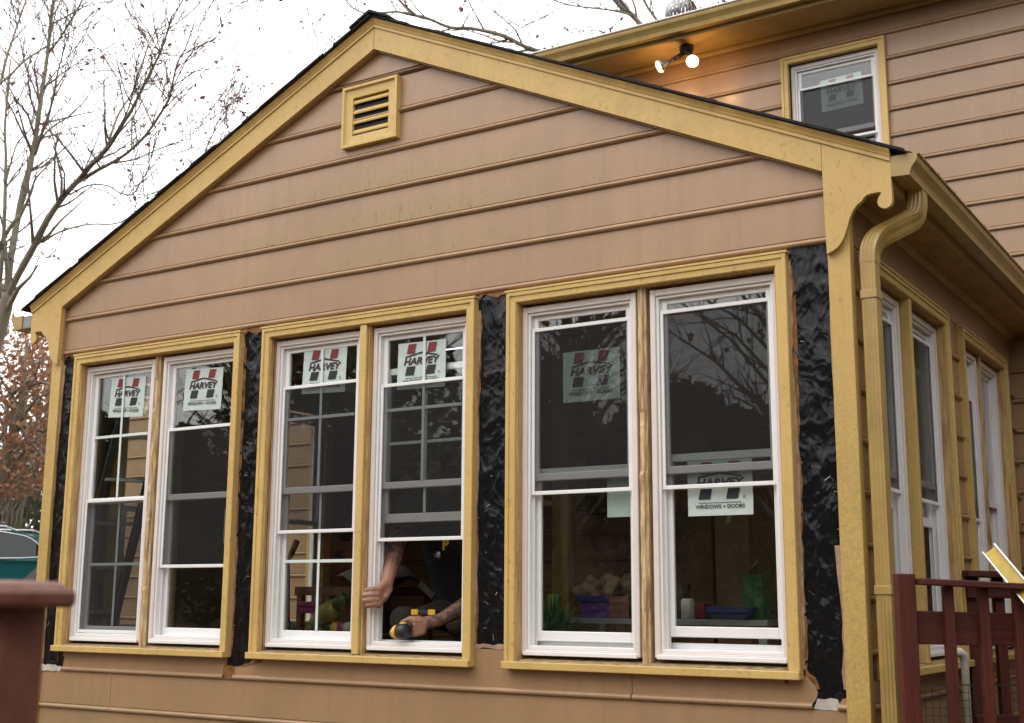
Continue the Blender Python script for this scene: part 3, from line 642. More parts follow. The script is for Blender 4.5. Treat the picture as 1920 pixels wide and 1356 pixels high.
# eaves: soffit, fascia, bed moulding, gutters
for s, x0 in ((1, 0.0), (-1, -4.854)):
    X = lambda d: x0 + s * d
    mb = MB(); mb.box((X(-0.01), -0.025, 2.022), (X(0.178), 3.19, 2.032)); mb.build('soffit', 'soffit', SUN)
    mb = MB(); mb.box((X(0.162), -0.0255, 2.012), (X(0.182), 3.185, 2.130), 0.002); mb.build('fascia_board', 'soffit', SUN)
    mb = MB(); pr = [(-0.012, 1.985), (-0.002, 1.985), (0.012, 2.004), (0.016, 2.018), (0.016, 2.0215), (-0.012, 2.0215)]
    mb.loft([[(X(a), y, z) for a, z in pr] for y in (0.022, 3.185)]); mb.build('bed_moulding', 'soffit', SUN)
    for yv in (0.85, 1.9):
        mb = MB()
        for i in range(9):
            for j in range(5): mb.box((X(0.055 + 0.016 * j), yv + 0.022 * i + 0.006 * j, 2.0195), (X(0.062 + 0.016 * j), yv + 0.013 + 0.022 * i + 0.006 * j, 2.0218))
        mb.build('soffit_vent', 'gutter', SUN)
    pr = [(0.184, 2.128), (0.184, 2.046), (0.256, 2.042), (0.258, 2.055), (0.262, 2.068), (0.272, 2.082), (0.284, 2.096), (0.288, 2.110), (0.288, 2.120), (0.296, 2.122), (0.296, 2.128), (0.285, 2.128), (0.284, 2.112), (0.278, 2.098), (0.266, 2.084), (0.256, 2.068), (0.252, 2.047), (0.188, 2.050), (0.188, 2.128)]
    if s < 0: pr = [(a + 0.095, z - 0.02) for a, z in pr]
    mb = MB(); mb.loft([[(X(a), y, z) for a, z in pr] for y in (-0.052, 3.17)]); gut = mb.build('gutter', 'gutter', SUN, False)
    mb = MB(); cp = [(X(a), -z) for a, z in pr[:11]]
    mb.add([(X(a), -0.0525, z) for a, z in pr[:11]] + [(X(a), -0.0535, z) for a, z in pr[:11]], [list(range(11)), list(range(11, 22))]); mb.build('gutter_end_cap', 'gutter', gut)
    if s < 0: mb = MB(); mb.box((X(0.1835), -0.048, 2.024), (X(0.278), 0.12, 2.104), 0.003); mb.build('gutter_packing', 'dull', gut)
    if s > 0:
        mb = MB()                                   # curled brown leaf guard in the gutter mouth
        for i in range(26):
            y = -0.045 + 0.010 * i
            mb.tube([(0.190 + 0.09 * t, y, 2.125 + 0.040 * math.sin(math.pi * t) * max(0, 1 - abs(i - 9) / 18)) for t in (0, .2, .4, .6, .8, 1)], 0.0013, 4)
        mb.build('gutter_guard', 'oldwood', gut)
    for yv in [0.28 * i + 0.25 for i in range(11)]:
        mb = MB(); mb.box((X(0.186), yv, 2.1285), (X(0.299), yv + 0.014, 2.1315)); mb.build('gutter_strap', 'gutter', gut)
# ribbed downspout with two elbows
def rect_ring(c, ux, uy, hx, hy, ribs=True):
    pts = []
    def e(x, y): pts.append(Vector(c) + ux * x + uy * y)
    for k in range(9):                                # ribbed front
        x = -hx + 2 * hx * k / 8; e(x, -hy - (0.003 if k in (2, 4, 6) else 0))
    for k in range(1, 5): e(hx + (0.002 if k in (1, 3) else 0), -hy + 2 * hy * k / 4)
    for k in range(1, 4): e(hx - 2 * hx * k / 3, hy)
    e(-hx, 0)
    return pts
ctrl = catmull([(0.222, 0.185, 2.048), (0.222, 0.182, 1.985), (0.205, 0.166, 1.930), (0.150, 0.115, 1.885), (0.092, 0.062, 1.840), (0.066, 0.038, 1.790), (0.060, 0.034, 1.73)], 6)
mb = MB(); rings = []
for i, p in enumerate(ctrl):
    d = Vector(ctrl[min(i + 1, len(ctrl) - 1)]) - Vector(ctrl[max(i - 1, 0)]); d.normalize()
    ux = Vector((1, 0.75, 0)).normalized() if False else Vector((1, 0, 0)); uy = Vector((0, 1, 0))
    ux = (ux - d * ux.dot(d)).normalized(); uy = d.cross(ux) * -1; uy = uy if uy.y > 0 else -uy
    k = 1.0 + (0.010 if i % 2 else -0.006) * (1 if 5 < i < 32 else 0)
    rings.append(rect_ring(p, ux, uy, 0.030 * k, 0.037 * k))
mb.loft(rings); dsp = mb.build('downspout', 'gutter', SUN)
mb = MB(); mb.loft([rect_ring((0.060, 0.034, z), Vector((1, 0, 0)), Vector((0, 1, 0)), 0.0285, 0.0355) for z in (1.76, 0.8, -1.19)]); mb.build('downspout_pipe', 'gutter', dsp)
for z in (1.600, 0.45):
    mb = MB(); mb.box((0.027, -0.0075, z - 0.017), (0.093, 0.0745, z + 0.017), 0.002); mb.build('downspout_strap', 'gutter', dsp)
# louvred gable vent
mb = MB(); vx0, vx1, vz0, vz1 = -2.640, -2.281, 2.709, 3.042
vent = None
for i, (o0, o1, wd) in enumerate(((0.0, 0.030, 0.030), (0.0, 0.040, 0.0))): pass
pf = [(0.0, 0.0), (0.0, 0.042), (0.014, 0.042), (0.020, 0.030), (0.062, 0.028), (0.066, 0.0)]
mb.loft([[FRONT(*q) for q in [(f[0] + u * f[2], o, f[1] + u * f[3]) for u, o in pf]] for f in ((vx0, vz0, 1, 1), (vx0, vz1, 1, -1), (vx1, vz1, -1, -1), (vx1, vz0, -1, 1), (vx0, vz0, 1, 1))], cap=False)
vent = mb.build('gable_vent', 'casing', SUN)
mb = MB(); mb.box((vx0 + 0.06, -0.005, vz0 + 0.06), (vx1 - 0.06, 0.0115, vz1 - 0.06), 0, 0, FRONT); mb.build('vent_shade_plate', 'rubber', vent)  # flat black plate stands in for the shade between the slats
for i in range(4):
    z = vz0 + 0.072 + 0.055 * i
    mb = MB(); mb.prism([(0.0120, z + 0.020), (0.0145, z + 0.025), (0.030, z + 0.004), (0.0275, z - 0.003)], vx0 + 0.066, vx1 - 0.066, lambda a, o, q: (o, -a, q)); mb.build('slat', 'casing', vent)

# ------------------------------------------------------------------ the main house behind
HOUSE = thing('main_house', 'two storey tan house with ochre gutter and small upper window', 'house')
UW = (-1.392, -0.664, 3.05, 4.146)
MX0, MX1 = -3.9, 3.2
for k in range(0, 30):
    z = 4.343 - 0.1831 * (k + 1)
    segs = [(MX0 if z > 2.0 else -4.83, MX1)]
    if UW[2] - 0.02 < z + SM * 0.5 < UW[3]: segs = [(MX0, UW[0] + 0.004), (UW[1] - 0.004, MX1)]
    for a, b in segs:
        mb = MB(); board(mb, MAIN, a, b, z, SM); mb.build('siding_board', 'siding', HOUSE)
mb = MB(); mb.box((MX0, D, -1.22), (UW[0] + 0.03, D + 0.15, 4.5)); mb.box((UW[1] - 0.03, D, -1.22), (MX1, D + 0.15, 4.5)); mb.box((UW[0] + 0.03, D, -1.22), (UW[1] - 0.03, D + 0.15, UW[2] + 0.02)); mb.box((UW[0] + 0.03, D, UW[3] - 0.04), (UW[1] - 0.03, D + 0.15, 4.5))
mb.box((-4.83, D, -1.22), (MX0, D + 0.12, 2.36)); mb.box((MX0, D + 0.15, -1.22), (MX0 + 0.15, D + 6, 4.5)); mb.box((MX0, D + 0.15, 1.9), (MX1, D + 6, 2.1)); mb.box((MX0, D + 3.0, 2.1), (MX1, D + 3.1, 4.5)); mb.box((MX1 - 0.15, D + 0.15, -1.22), (MX1, D + 6, 4.5)); mb.box((MX0, D + 0.15, 4.5), (MX1, D + 6, 4.6)); mb.build('house_wall', 'inside', HOUSE)
mb = MB(); mb.box((MX0 - 0.1, D - 0.36, 4.330), (MX1, D - 0.001, 4.345)); mb.build('soffit', 'soffit', HOUSE)
mb = MB(); mb.box((MX0 - 0.1, D - 0.045, 4.295), (MX1, D - 0.017, 4.3295), 0.008); mb.build('bed_moulding', 'soffit', HOUSE)
mb = MB(); mb.box((MX0 - 0.1, D - 0.362, 4.318), (MX1, D - 0.345, 4.44), 0.002); mb.build('fascia_board', 'soffit', HOUSE)
pr = [(0.364, 4.445), (0.364, 4.350), (0.425, 4.346), (0.428, 4.360), (0.432, 4.375), (0.443, 4.392), (0.456, 4.408), (0.460, 4.424), (0.460, 4.436), (0.468, 4.438), (0.468, 4.445), (0.456, 4.445), (0.455, 4.428), (0.436, 4.394), (0.424, 4.353), (0.368, 4.356), (0.368, 4.445)]
mb = MB(); mb.loft([[MAIN(a, o, z) for o, z in pr] for a in (MX0 - 0.1, MX1)]); hg = mb.build('gutter', 'gutter', HOUSE)
mb = MB(); mb.prism([(D - 0.40, 4.452), (D + 3.2, 4.452 + 3.6 * 0.34), (D + 6.8, 4.452), (D + 6.8, 4.43), (D + 3.2, 4.43 + 3.6 * 0.34), (D - 0.40, 4.43)], MX0 - 0.15, MX1, lambda a, o, z: (o, a, z)); mb.build('roof', 'shingle', HOUSE)
mb = MB()
for i in range(150):                                # wire leaf guard lip along the gutter
    x = MX0 + 0.048 * i
    if x < MX1: mb.box((x, D - 0.47, 4.444), (x + 0.004, D - 0.38, 4.450))
mb.box((MX0, D - 0.470, 4.4445), (MX1, D - 0.466, 4.4505)); mb.build('gutter_guard', 'steel', hg)
# casing and window upstairs
a0, a1, z0, z1 = UW
for nm, pts in (('side_casing', ((a0, z0, 1, 0), (a0, z1, 1, -1))), ('head_casing', ((a0, z1, 1, -1), (a1, z1, -1, -1))), ('side_casing', ((a1, z1, -1, -1), (a1, z0, -1, 0)))):
    mb = MB(); mb.loft([[MAIN(f[0] + u * f[2], o, f[1] + u * f[3]) for u, o in CAS] for f in pts]); mb.build(nm, 'casing', HOUSE)
window(MAIN, a0 + 0.055, a1 - 0.055, z0, z1 - 0.053, HOUSE, screen=(3.50, 3.925), stick=[(-1.00, 3.85, -2, 1)])
# low rear wing seen through the sunroom's far side windows
WING = thing('rear_wing', 'low tan sided wing seen through the sunroom glass', 'house wing')
for k in range(20):
    mb = MB(); board(mb, MAIN, -8.6, -5.3, 2.60 - SM * (k + 1), SM); mb.build('siding_board', 'siding', WING)
for a, b in ((-8.68, -8.6), (-5.3, -5.12)):
    mb = MB(); mb.box((a, -0.02, -1.22), (b, 0.03, 2.60), 0.003, 0, MAIN); mb.build('corner_board', 'trim', WING)
mb = MB(); mb.box((-8.68, D + 0.001, -1.22), (-5.12, D + 3, 2.62)); mb.build('wing_wall', 'inside', WING)

# roof turbine, flood lamp
TV = thing('roof_turbine_vent', 'grey finned metal turbine vent standing on the main roof', 'roof vent'); TV.name = 'turbine_vent'
c = at(1277, 24, 9.6)
for i in range(22):
    th = 2 * math.pi * i / 22; mb = MB(); ring0 = []
    for j in range(9):
        ph = math.pi * (0.06 + 0.86 * j / 8); r = 0.125 * math.sin(ph) ** 0.8; t2 = th + 0.35 * math.sin(ph)
        ring0.append([c + Vector((math.cos(t2) * r, math.sin(t2) * r, 0.105 * math.cos(ph))), c + Vector((math.cos(t2 + 0.20) * r * 0.93, math.sin(t2 + 0.20) * r * 0.93, 0.105 * math.cos(ph)))])
    mb.loft(ring0, closed=False); mb.build('fin', 'dull', TV, True)
mb = MB(); mb.tube([c + Vector((0, 0, -0.09)), c + Vector((0, 0, -0.75))], [0.085, 0.085], 20); mb.build('collar', 'dull', TV, True)
FL = thing('flood_lamp', 'twin flood lamp with two lit bulbs under the main eave', 'lamp')
bp = Vector((-2.03, D - 0.20, 4.329)); mb = MB(); mb.tube([bp, bp + Vector((0, 0, -0.035)), bp + Vector((0, 0, -0.05))], [0.052, 0.050, 0.035], 16); mb.build('base', 'blackplastic', FL, True)
for dx, tip in ((-1, Vector((-2.155, D - 0.33, 4.165))), (1, Vector((-1.905, D - 0.33, 4.135)))):
    s = bp + Vector((0.02 * dx, 0, -0.045)); d = (tip - s).normalized(); L = (tip - s).length
    if dx < 0: d2 = Vector((-0.85, -0.45, -0.45)).normalized()
    else: d2 = Vector((0.15, -0.8, -0.55)).normalized()
    neck = s + d * L * 0.55
    mb = MB(); mb.tube([s, neck], 0.017, 10); mb.build('arm', 'blackplastic', FL, True)
    e0 = neck; pts = [e0, e0 + d2 * 0.0 + d * 0.03, e0 + d * 0.05 + d2 * 0.01]
    ax = (d * 0.4 + d2 * 0.9).normalized(); b0 = neck + d * 0.02
    mb = MB(); mb.tube([b0, b0 + ax * 0.035, b0 + ax * 0.07, b0 + ax * 0.095], [0.016, 0.020, 0.040, 0.046], 16); mb.build('reflector', 'dull', FL, True)
    mb = MB(); mb.tube([b0 + ax * 0.0955, b0 + ax * 0.104, b0 + ax * 0.110], [0.0445, 0.038, 0.016], 16); mb.build('lit_bulb', 'lamp', FL, True)
    ld = bpy.data.lights.new('bulb_light', 'POINT'); ld.energy = 1.6; ld.color = (1.0, 0.58, 0.22); ld.shadow_soft_size = 0.02
    lo = bpy.data.objects.new('bulb_light', ld); COL.objects.link(lo); lo.parent = FL; lo.location = b0 + ax * 0.13 + Vector((0.02, 0.10, -0.02))
# dead leaves caught on the main gutter
mb = MB()
for i in range(420):
    x = random.uniform(-3.3, 0.6); cl = noise.noise(Vector((x * 3, 0, 5)))
    if cl < -0.05 and random.random() < 0.75: continue
    c = Vector((x, D - random.uniform(0.40, 0.468), 4.450 + random.random() ** 1.5 * (0.035 + 0.11 * max(0, cl)))); r = random.uniform(0.010, 0.026)
    u = Vector((random.uniform(-1, 1), random.uniform(-1, 1), random.uniform(-0.4, 1))).normalized(); v = u.orthogonal().normalized()
    mb.add([c - u * r, c + v * r * 0.5 + u.cross(v) * r * 0.2, c + u * r, c - v * r * 0.5], [(0, 1, 2, 3)])
mb.build('gutter_leaves', 'dryleaf', label='dry red brown leaves lying along the upper gutter', cat='leaves', kind='stuff')

# ------------------------------------------------------------------ more helpers
def on_y(px, py, y):
    d = at(px, py, 1.0) - CAM; return CAM + d * ((y - CAM.y) / d.y)
def beam(mb, p0, p1, w, h, up=Vector((0, 0, 1)), c=0.003, m=0):
    p0, p1 = Vector(p0), Vector(p1); d = p1 - p0; L = d.length; d.normalize()
    s = d.cross(up).normalized(); u = s.cross(d)
    mb.box((0, -w / 2, -h / 2), (L, w / 2, h / 2), c, m, lambda a, b, q: p0 + d * a + s * b + u * q)
def frame(p, ang):                                   # local frame on the ground, turned by ang
    c, s = math.cos(ang), math.sin(ang); p = Vector(p)
    return lambda a, b, z: (p.x + a * c - b * s, p.y + a * s + b * c, p.z + z)

# ------------------------------------------------------------------ deck, railings
UA = math.atan2(RX.y, RX.x); UH = Vector((math.cos(UA), math.sin(UA), 0)); NH = Vector((-UH.y, UH.x, 0))
DECK = -0.44
deck = thing('deck', 'dark red plank deck beside the sunroom wall', 'deck')
for i in range(9):
    x = 0.12 + 0.145 * i; mb = MB(); mb.box((x, -0.2 + 0.63 * max(0, x - 0.2), DECK - 0.035), (x + 0.138, 3.1, DECK), 0.003); mb.build('deck_plank', 'redpaint', deck)
for x, y in ((0.25, 0.1), (0.25, 2.9), (1.3, 0.75), (1.3, 2.9)):
    mb = MB(); mb.box((x - 0.045, y - 0.045, -1.23), (x + 0.045, y + 0.045, DECK - 0.0351), 0.003); mb.build('deck_post', 'redpaint', deck)
RAIL = thing('deck_railing', 'dark red wooden railing with square balusters beside the downspout', 'railing')
P0 = at(1694.5, 1077, 4.5)
def rp(d, z, off=0.0): q = P0 + UH * d + NH * off; return Vector((q.x, q.y, z))
RT = frame((P0.x, P0.y, 0), UA)
mb = MB(); mb.box((-0.031, -0.031, DECK), (0.031, 0.031, P0.z + 0.002), 0.003, 0, RT); mb.build('post', 'redv', RAIL)
sg = -0.045
mb = MB(); beam(mb, rp(0.036, 0.480 + sg * 0.04, -0.035), rp(1.6, 0.480 + sg * 1.6, -0.035), 0.095, 0.022); mb.build('top_rail', 'redh', RAIL)
mb = MB(); beam(mb, rp(0.0312, 0.318, 0.012), rp(1.6, 0.318 - 0.018 * 1.6, 0.012), 0.022, 0.116, c=0.003); mb.build('cross_board', 'redh', RAIL)
for i in range(11):
    d = 0.146 + 0.1235 * i
    mb = MB(); zt = 0.468 + sg * d
    mb.box((d - 0.017, -0.036, DECK), (d + 0.017, -0.0005, zt), 0.002, 0, RT); mb.build('baluster', 'redv', RAIL)
mb = MB()
mb.box((1.56, 0.0255, DECK), (1.62, 0.085, 0.42), 0.003, 0, RT); mb.build('post', 'redv', RAIL)
NET = MB(); z0, z1 = DECK, 0.118
for i in range(58):
    d = 0.04 + 0.026 * i; NET.tube([rp(d, z0, 0.045), rp(d, z1, 0.045)], 0.0013, 4)
for j in range(22):
    z = z1 - 0.0265 * j; NET.tube([rp(0.04, z, 0.0455), rp(1.53, z, 0.0455)], 0.0015 if j else 0.003, 4)
NET.build('plastic_netting', 'greenmesh', label='dark green square plastic netting behind the red railing', cat='netting')
R2 = thing('rear_railing', 'dark red railing corner standing farther along the deck by the wall', 'railing')
tq = 6.0
def q2(px, z, t=tq, dp=0.0):
    p = at(px, 1100, t) + NH * dp; return Vector((p.x, p.y, z))
zt2 = at(1840, 1076, tq).z
mb = MB(); beam(mb, q2(1806, zt2), q2(1990, zt2 - 0.01), 0.14, 0.030); mb.build('top_rail', 'redh', R2)
mb = MB(); beam(mb, q2(1812, zt2 - 0.075), q2(1990, zt2 - 0.08), 0.03, 0.075); mb.build('under_rail', 'redh', R2)
for px, wd in ((1826, 0.062), (1876, 0.045), (1958, 0.05)):
    p = q2(px, 0); T = frame((p.x, p.y, 0), UA); mb = MB(); mb.box((-wd / 2, 0.016, DECK), (wd / 2, 0.016 + wd, zt2 - 0.016), 0.003, 0, T); mb.build('post', 'redv', R2)
zb2 = at(1840, 1346, tq).z
mb = MB(); beam(mb, q2(1815, zb2), q2(1990, zb2), 0.0315, 0.05); mb.build('bottom_rail', 'redh', R2)
# white bent pipe behind the railing
WP = MB(); t5 = 5.2
q = [at(1786, 1224, t5), at(1800, 1223, t5), at(1807, 1228, t5), at(1809, 1245, t5)]; q.append(Vector((q[-1].x, q[-1].y, DECK)))
WP.tube(q, [0.019, 0.019, 0.019, 0.016, 0.015], 12); WP.build('bent_pipe', 'pale', smooth=True, label='white bent pipe standing on the deck behind the red railing', cat='pipe')
# yellow channel leaning over the rail
CH = thing('yellow_channel', 'yellow metal channel with bright edges leaning over the red railing', 'metal channel')
p0, p1 = at(1857, 1032, 4.62), at(2010, 1215, 4.18); dd = (p1 - p0).normalized(); side = dd.cross((CAM - p0).normalized()).normalized(); nn = side.cross(dd).normalized()
def chan(m, a0, a1, b0, b1): m.box((0, a0, b0), ((p1 - p0).length, a1, b1), 0.001, 0, lambda a, b, q: p0 + dd * a + side * b + nn * q)
mb = MB(); chan(mb, -0.026, 0.026, -0.003, 0.003); mb.build('channel_web', 'gold', CH)
for s in (-1, 1):
    mb = MB(); chan(mb, s * 0.0262, s * 0.0288, -0.004, 0.018); mb.build('channel_edge', 'steel', CH)
    mb = MB(); chan(mb, s * 0.0225, s * 0.0288, 0.0181, 0.0205); mb.build('channel_lip', 'steel', CH)
# foreground newel post with moulded cap
NP = thing('newel_post', 'dark red newel post with moulded octagonal cap on its own', 'post')
pc = at(2, 1113, 1.72); T = frame((pc.x, pc.y, pc.z), rad(14))
mb = MB(); mb.box((-0.043, -0.043, -1.22 - pc.z), (0.043, 0.043, -0.012), 0.003, 0, T); mb.build('post_body', 'redcap', NP)
def octo(r, ch, z): return [T(a, b, z) for a, b in ((r - ch, -r), (r, -r + ch), (r, r - ch), (r - ch, r), (-r + ch, r), (-r, r - ch), (-r, -r + ch), (-r + ch, -r))]
mb = MB(); mb.loft([octo(r, r * 0.36, z) for r, z in ((0.066, -0.0185), (0.078, -0.018), (0.0815, -0.012), (0.0815, 0.000), (0.078, 0.006), (0.072, 0.007), (0.068, 0.012), (0.060, 0.0165), (0.03, 0.018))]); mb.build('post_cap', 'redcap', NP)

# ------------------------------------------------------------------ the worker and his drill
MAN = thing('person', 'person in black shirt reaching out of the open window with a drill', 'person')
def chain(mb, pts, rr, n=10):
    pts = [Vector(p) for p in pts]
    mb.tube(pts, rr, n)
    for p, r in zip(pts, rr): mb.ball(p, r * 0.995, 0, n, 6)
def fused(mb, name, mat, vox, it=4):
    o = mb.build(name, mat, MAN, True)
    r = o.modifiers.new('fuse', 'REMESH'); r.mode = 'VOXEL'; r.voxel_size = vox; r.use_smooth_shade = True
    sm = o.modifiers.new('smooth', 'SMOOTH'); sm.iterations = it; sm.factor = 0.5; return o
B = MB()
sh_l, el_l, wr_l = (-2.50, 0.47, 0.84), (-2.432, 0.240, 0.690), (-2.338, 0.045, 0.478)
sh_r, el_r, wr_r = (-2.13, 0.60, 0.80), (-2.020, 0.430, 0.430), (-2.130, 0.205, 0.312)
chain(B, [sh_l, Vector(sh_l).lerp(Vector(el_l), 0.5), el_l], [0.060, 0.056, 0.047])
chain(B, [el_l, Vector(el_l).lerp(Vector(wr_l), 0.35), Vector(el_l).lerp(Vector(wr_l), 0.8), wr_l], [0.047, 0.050, 0.035, 0.031])
chain(B, [sh_r, Vector(sh_r).lerp(Vector(el_r), 0.5), el_r], [0.060, 0.056, 0.047])
chain(B, [el_r, Vector(el_r).lerp(Vector(wr_r), 0.35), Vector(el_r).lerp(Vector(wr_r), 0.8), wr_r], [0.046, 0.048, 0.036, 0.031])
# left-hand fist round the jamb: palm inside the opening, fingers over the face
kn = [(-2.356, -0.036, 0.452), (-2.358, -0.042, 0.428), (-2.358, -0.042, 0.404), (-2.354, -0.036, 0.381)]
for i, k in enumerate(kn):
    k = Vector(k); chain(B, [Vector(wr_l) + Vector((0, 0, -0.010 * (i - 1))), k + Vector((0.016, 0.022, 0)), k], [0.026, 0.019, 0.0155])
    Lf = (0.036, 0.041, 0.039, 0.030)[i]
    a = k + Vector((-Lf, -0.006, -0.004)); b = a + Vector((-0.018, 0.024, -0.001)); c = b + Vector((0.010, 0.010, 0))
    chain(B, [k, a, b, c], [0.0150, 0.0125, 0.0112, 0.010])
chain(B, [Vector(wr_l) + Vector((0.004, 0.01, -0.02)), (-2.322, 0.015, 0.418), (-2.345, 0.045, 0.405), (-2.366, 0.060, 0.415)], [0.024, 0.018, 0.0135, 0.0115])
# other hand closed round the drill handle, thumb along the motor housing
hp = Vector((-2.185, 0.120, 0.290))
chain(B, [wr_r, hp + Vector((0.012, 0.012, 0.004)), hp + Vector((-0.022, -0.012, 0.008))], [0.031, 0.034, 0.026])
for i in range(4):
    z = 0.018 - 0.021 * i; k = hp + Vector((-0.010, -0.036, z)); a = k + Vector((-0.036, 0.002, -0.004)); b = a + Vector((-0.012, 0.028, 0)); c = b + Vector((0.018, 0.018, 0))
    chain(B, [hp + Vector((0.015, 0, z * 0.7)), k, a, b, c], [0.020, 0.0150, 0.0125, 0.0115, 0.010])
chain(B, [hp + Vector((0.0, -0.012, 0.022)), hp + Vector((-0.035, -0.035, 0.026)), hp + Vector((-0.070, -0.055, 0.010))], [0.020, 0.0150, 0.0115])
OX = -0.24
# neck, head, trunk, legs
chain(B, [(OX - 2.14, 0.62, 0.92), (OX - 2.17, 0.56, 1.02)], [0.055, 0.052])
B.ball((OX - 2.185, 0.535, 1.125), 0.092, 0, 16, 12, (0.86, 1.0, 1.2)); B.ball((OX - 2.20, 0.49, 1.075), 0.06, 0, 12, 8, (0.9, 1, 1))
chain(B, [(OX - 2.203, 0.442, 1.115), (OX - 2.206, 0.425, 1.09)], [0.010, 0.015])
for s in (-1, 1): B.ball((OX - 2.185 + s * 0.080, 0.55, 1.115), 0.024, 0, 8, 6, (0.4, 1, 1.3))
for dx in (-0.10, 0, 0.10): chain(B, [(OX - 2.14 + dx, 0.64, 0.84), (OX - 2.12 + dx, 0.74, 0.58), (OX - 2.10 + dx * 0.9, 0.80, 0.36)], [0.100, 0.105, 0.110])
for s, kx in ((-1, OX - 2.28), (1, OX - 1.93)):
    chain(B, [(OX - 2.10 + s * 0.09, 0.80, 0.33), (kx, 0.44, 0.30), (kx + 0.02, 0.72, -0.10), (kx + 0.02, 0.74, -0.17)], [0.095, 0.065, 0.048, 0.042])
    chain(B, [(kx + 0.02, 0.76, -0.165), (kx + 0.01, 0.58, -0.172)], [0.036, 0.028])
fused(B, 'body', 'skin', 0.0042, 5)
Sh = MB()
for dx in (-0.10, 0, 0.10): chain(Sh, [(OX - 2.14 + dx, 0.635, 0.86), (OX - 2.12 + dx, 0.735, 0.58), (OX - 2.10 + dx * 0.9, 0.80, 0.40)], [0.112, 0.118, 0.124])
for a, b in ((sh_l, el_l), (sh_r, el_r)): chain(Sh, [a, Vector(a).lerp(Vector(b), 0.45), Vector(a).lerp(Vector(b), 0.72)], [0.080, 0.074, 0.070])
chain(Sh, [(OX - 2.33, 0.52, 0.87), (OX - 2.14, 0.62, 0.90), (OX - 1.93, 0.62, 0.82)], [0.08, 0.09, 0.08])
fused(Sh, 'shirt', 'blackcloth', 0.009)
Pn = MB()
for s, kx in ((-1, OX - 2.28), (1, OX - 1.93)): chain(Pn, [(OX - 2.10 + s * 0.09, 0.80, 0.33), (kx, 0.44, 0.30), (kx + 0.02, 0.72, -0.06), (kx + 0.02, 0.73, -0.13)], [0.112, 0.083, 0.068, 0.06])
fused(Pn, 'trousers', 'khaki', 0.009)
Cp = MB(); Cp.ball((OX - 2.185, 0.545, 1.150), 0.100, 0, 16, 12, (0.92, 1.04, 1.0)); Cp.tube([(OX - 2.195, 0.47, 1.155), (OX - 2.205, 0.37, 1.130)], [0.075, 0.055], 12); fused(Cp, 'cap', 'blackcloth', 0.009)
for s in (-1, 1):
    mb = MB(); kx = OX - 2.28 if s < 0 else OX - 1.93; mb.tube([(kx + 0.02, 0.80, -0.165), (kx + 0.015, 0.70, -0.162), (kx + 0.01, 0.55, -0.172)], [0.040, 0.052, 0.036], 12); mb.build('boot', 'rubber', MAN, True)
# belt tape, round badge and gold letter on the chest
pb = on_y(803, 1106, 0.50); mb = MB(); beam(mb, pb + Vector((-0.045, -0.01, 0.030)), pb + Vector((0.045, -0.01, -0.036)), 0.02, 0.034, Vector((0.5, 0, 0.9))); mb.build('belt_tape', 'khaki', MAN)
pb = on_y(821, 1041, 0.495); mb = MB(); mb.tube([pb + Vector((0, -0.012, 0)), pb + Vector((0, 0.012, 0))], [0.024, 0.024], 18); mb.build('round_badge', 'steel', MAN, True)
pb = on_y(836, 1021, 0.49); v, f = text_mesh('P', 0.075, 0, 0.004)
mb = MB(); mb.add([(pb.x + a[0], pb.y - 0.006, pb.z - 0.026 + a[1]) for a in v], f); mb.build('chest_letter', 'yellow', MAN)
# drill
DR = thing('cordless_drill', 'yellow and black cordless drill held in the open window', 'drill')
dx0, dx1 = Vector((-2.282, 0.030, 0.250)), Vector((-2.185, 0.005, 0.262)); da = (dx1 - dx0).normalized()
mb = MB(); mb.tube([dx0 - da * 0.012, dx0, dx0 + da * 0.022], [0.010, 0.021, 0.029], 18); mb.build('nose', 'dull', DR, True)
mb = MB(); mb.tube([dx0 + da * 0.0222, dx0 + da * 0.030, dx0 + da * 0.052], [0.0300, 0.034, 0.0345], 18); mb.build('gear_case', 'yellow', DR, True)
mb = MB(); mb.tube([dx0 + da * 0.0522, dx0 + da * 0.056, dx0 + da * 0.098, dx0 + da * 0.108], [0.0345, 0.037, 0.036, 0.026], 18); mb.build('motor_housing', 'blackplastic', DR, True)
mb = MB(); mb.tube([dx0 + da * 0.060 + Vector((0, 0, 0.0305)), dx0 + da * 0.095 + Vector((0, 0, 0.029))], [0.0125, 0.011], 12); mb.build('top_panel', 'yellow', DR, True)
hb = dx0 + da * 0.075; he = on_y(797, 1153, 0.20)
mb = MB(); mb.tube([hb, hb.lerp(he, 0.5), he], [0.019, 0.017, 0.020], 12); mb.build('handle', 'blackplastic', DR, True)
T = frame((he.x, he.y, he.z), 0.35)
mb = MB(); mb.box((-0.058, -0.034, -0.004), (0.058, 0.034, 0.022), 0.006, 0, T); mb.build('battery', 'blackplastic', DR)
for s in (-1, 1):
    mb = MB(); mb.box((s * 0.025, -0.0375, 0.000), (s * 0.060, -0.0345, 0.026), 0.001, 0, T); mb.build('battery_stripe', 'yellow', DR)

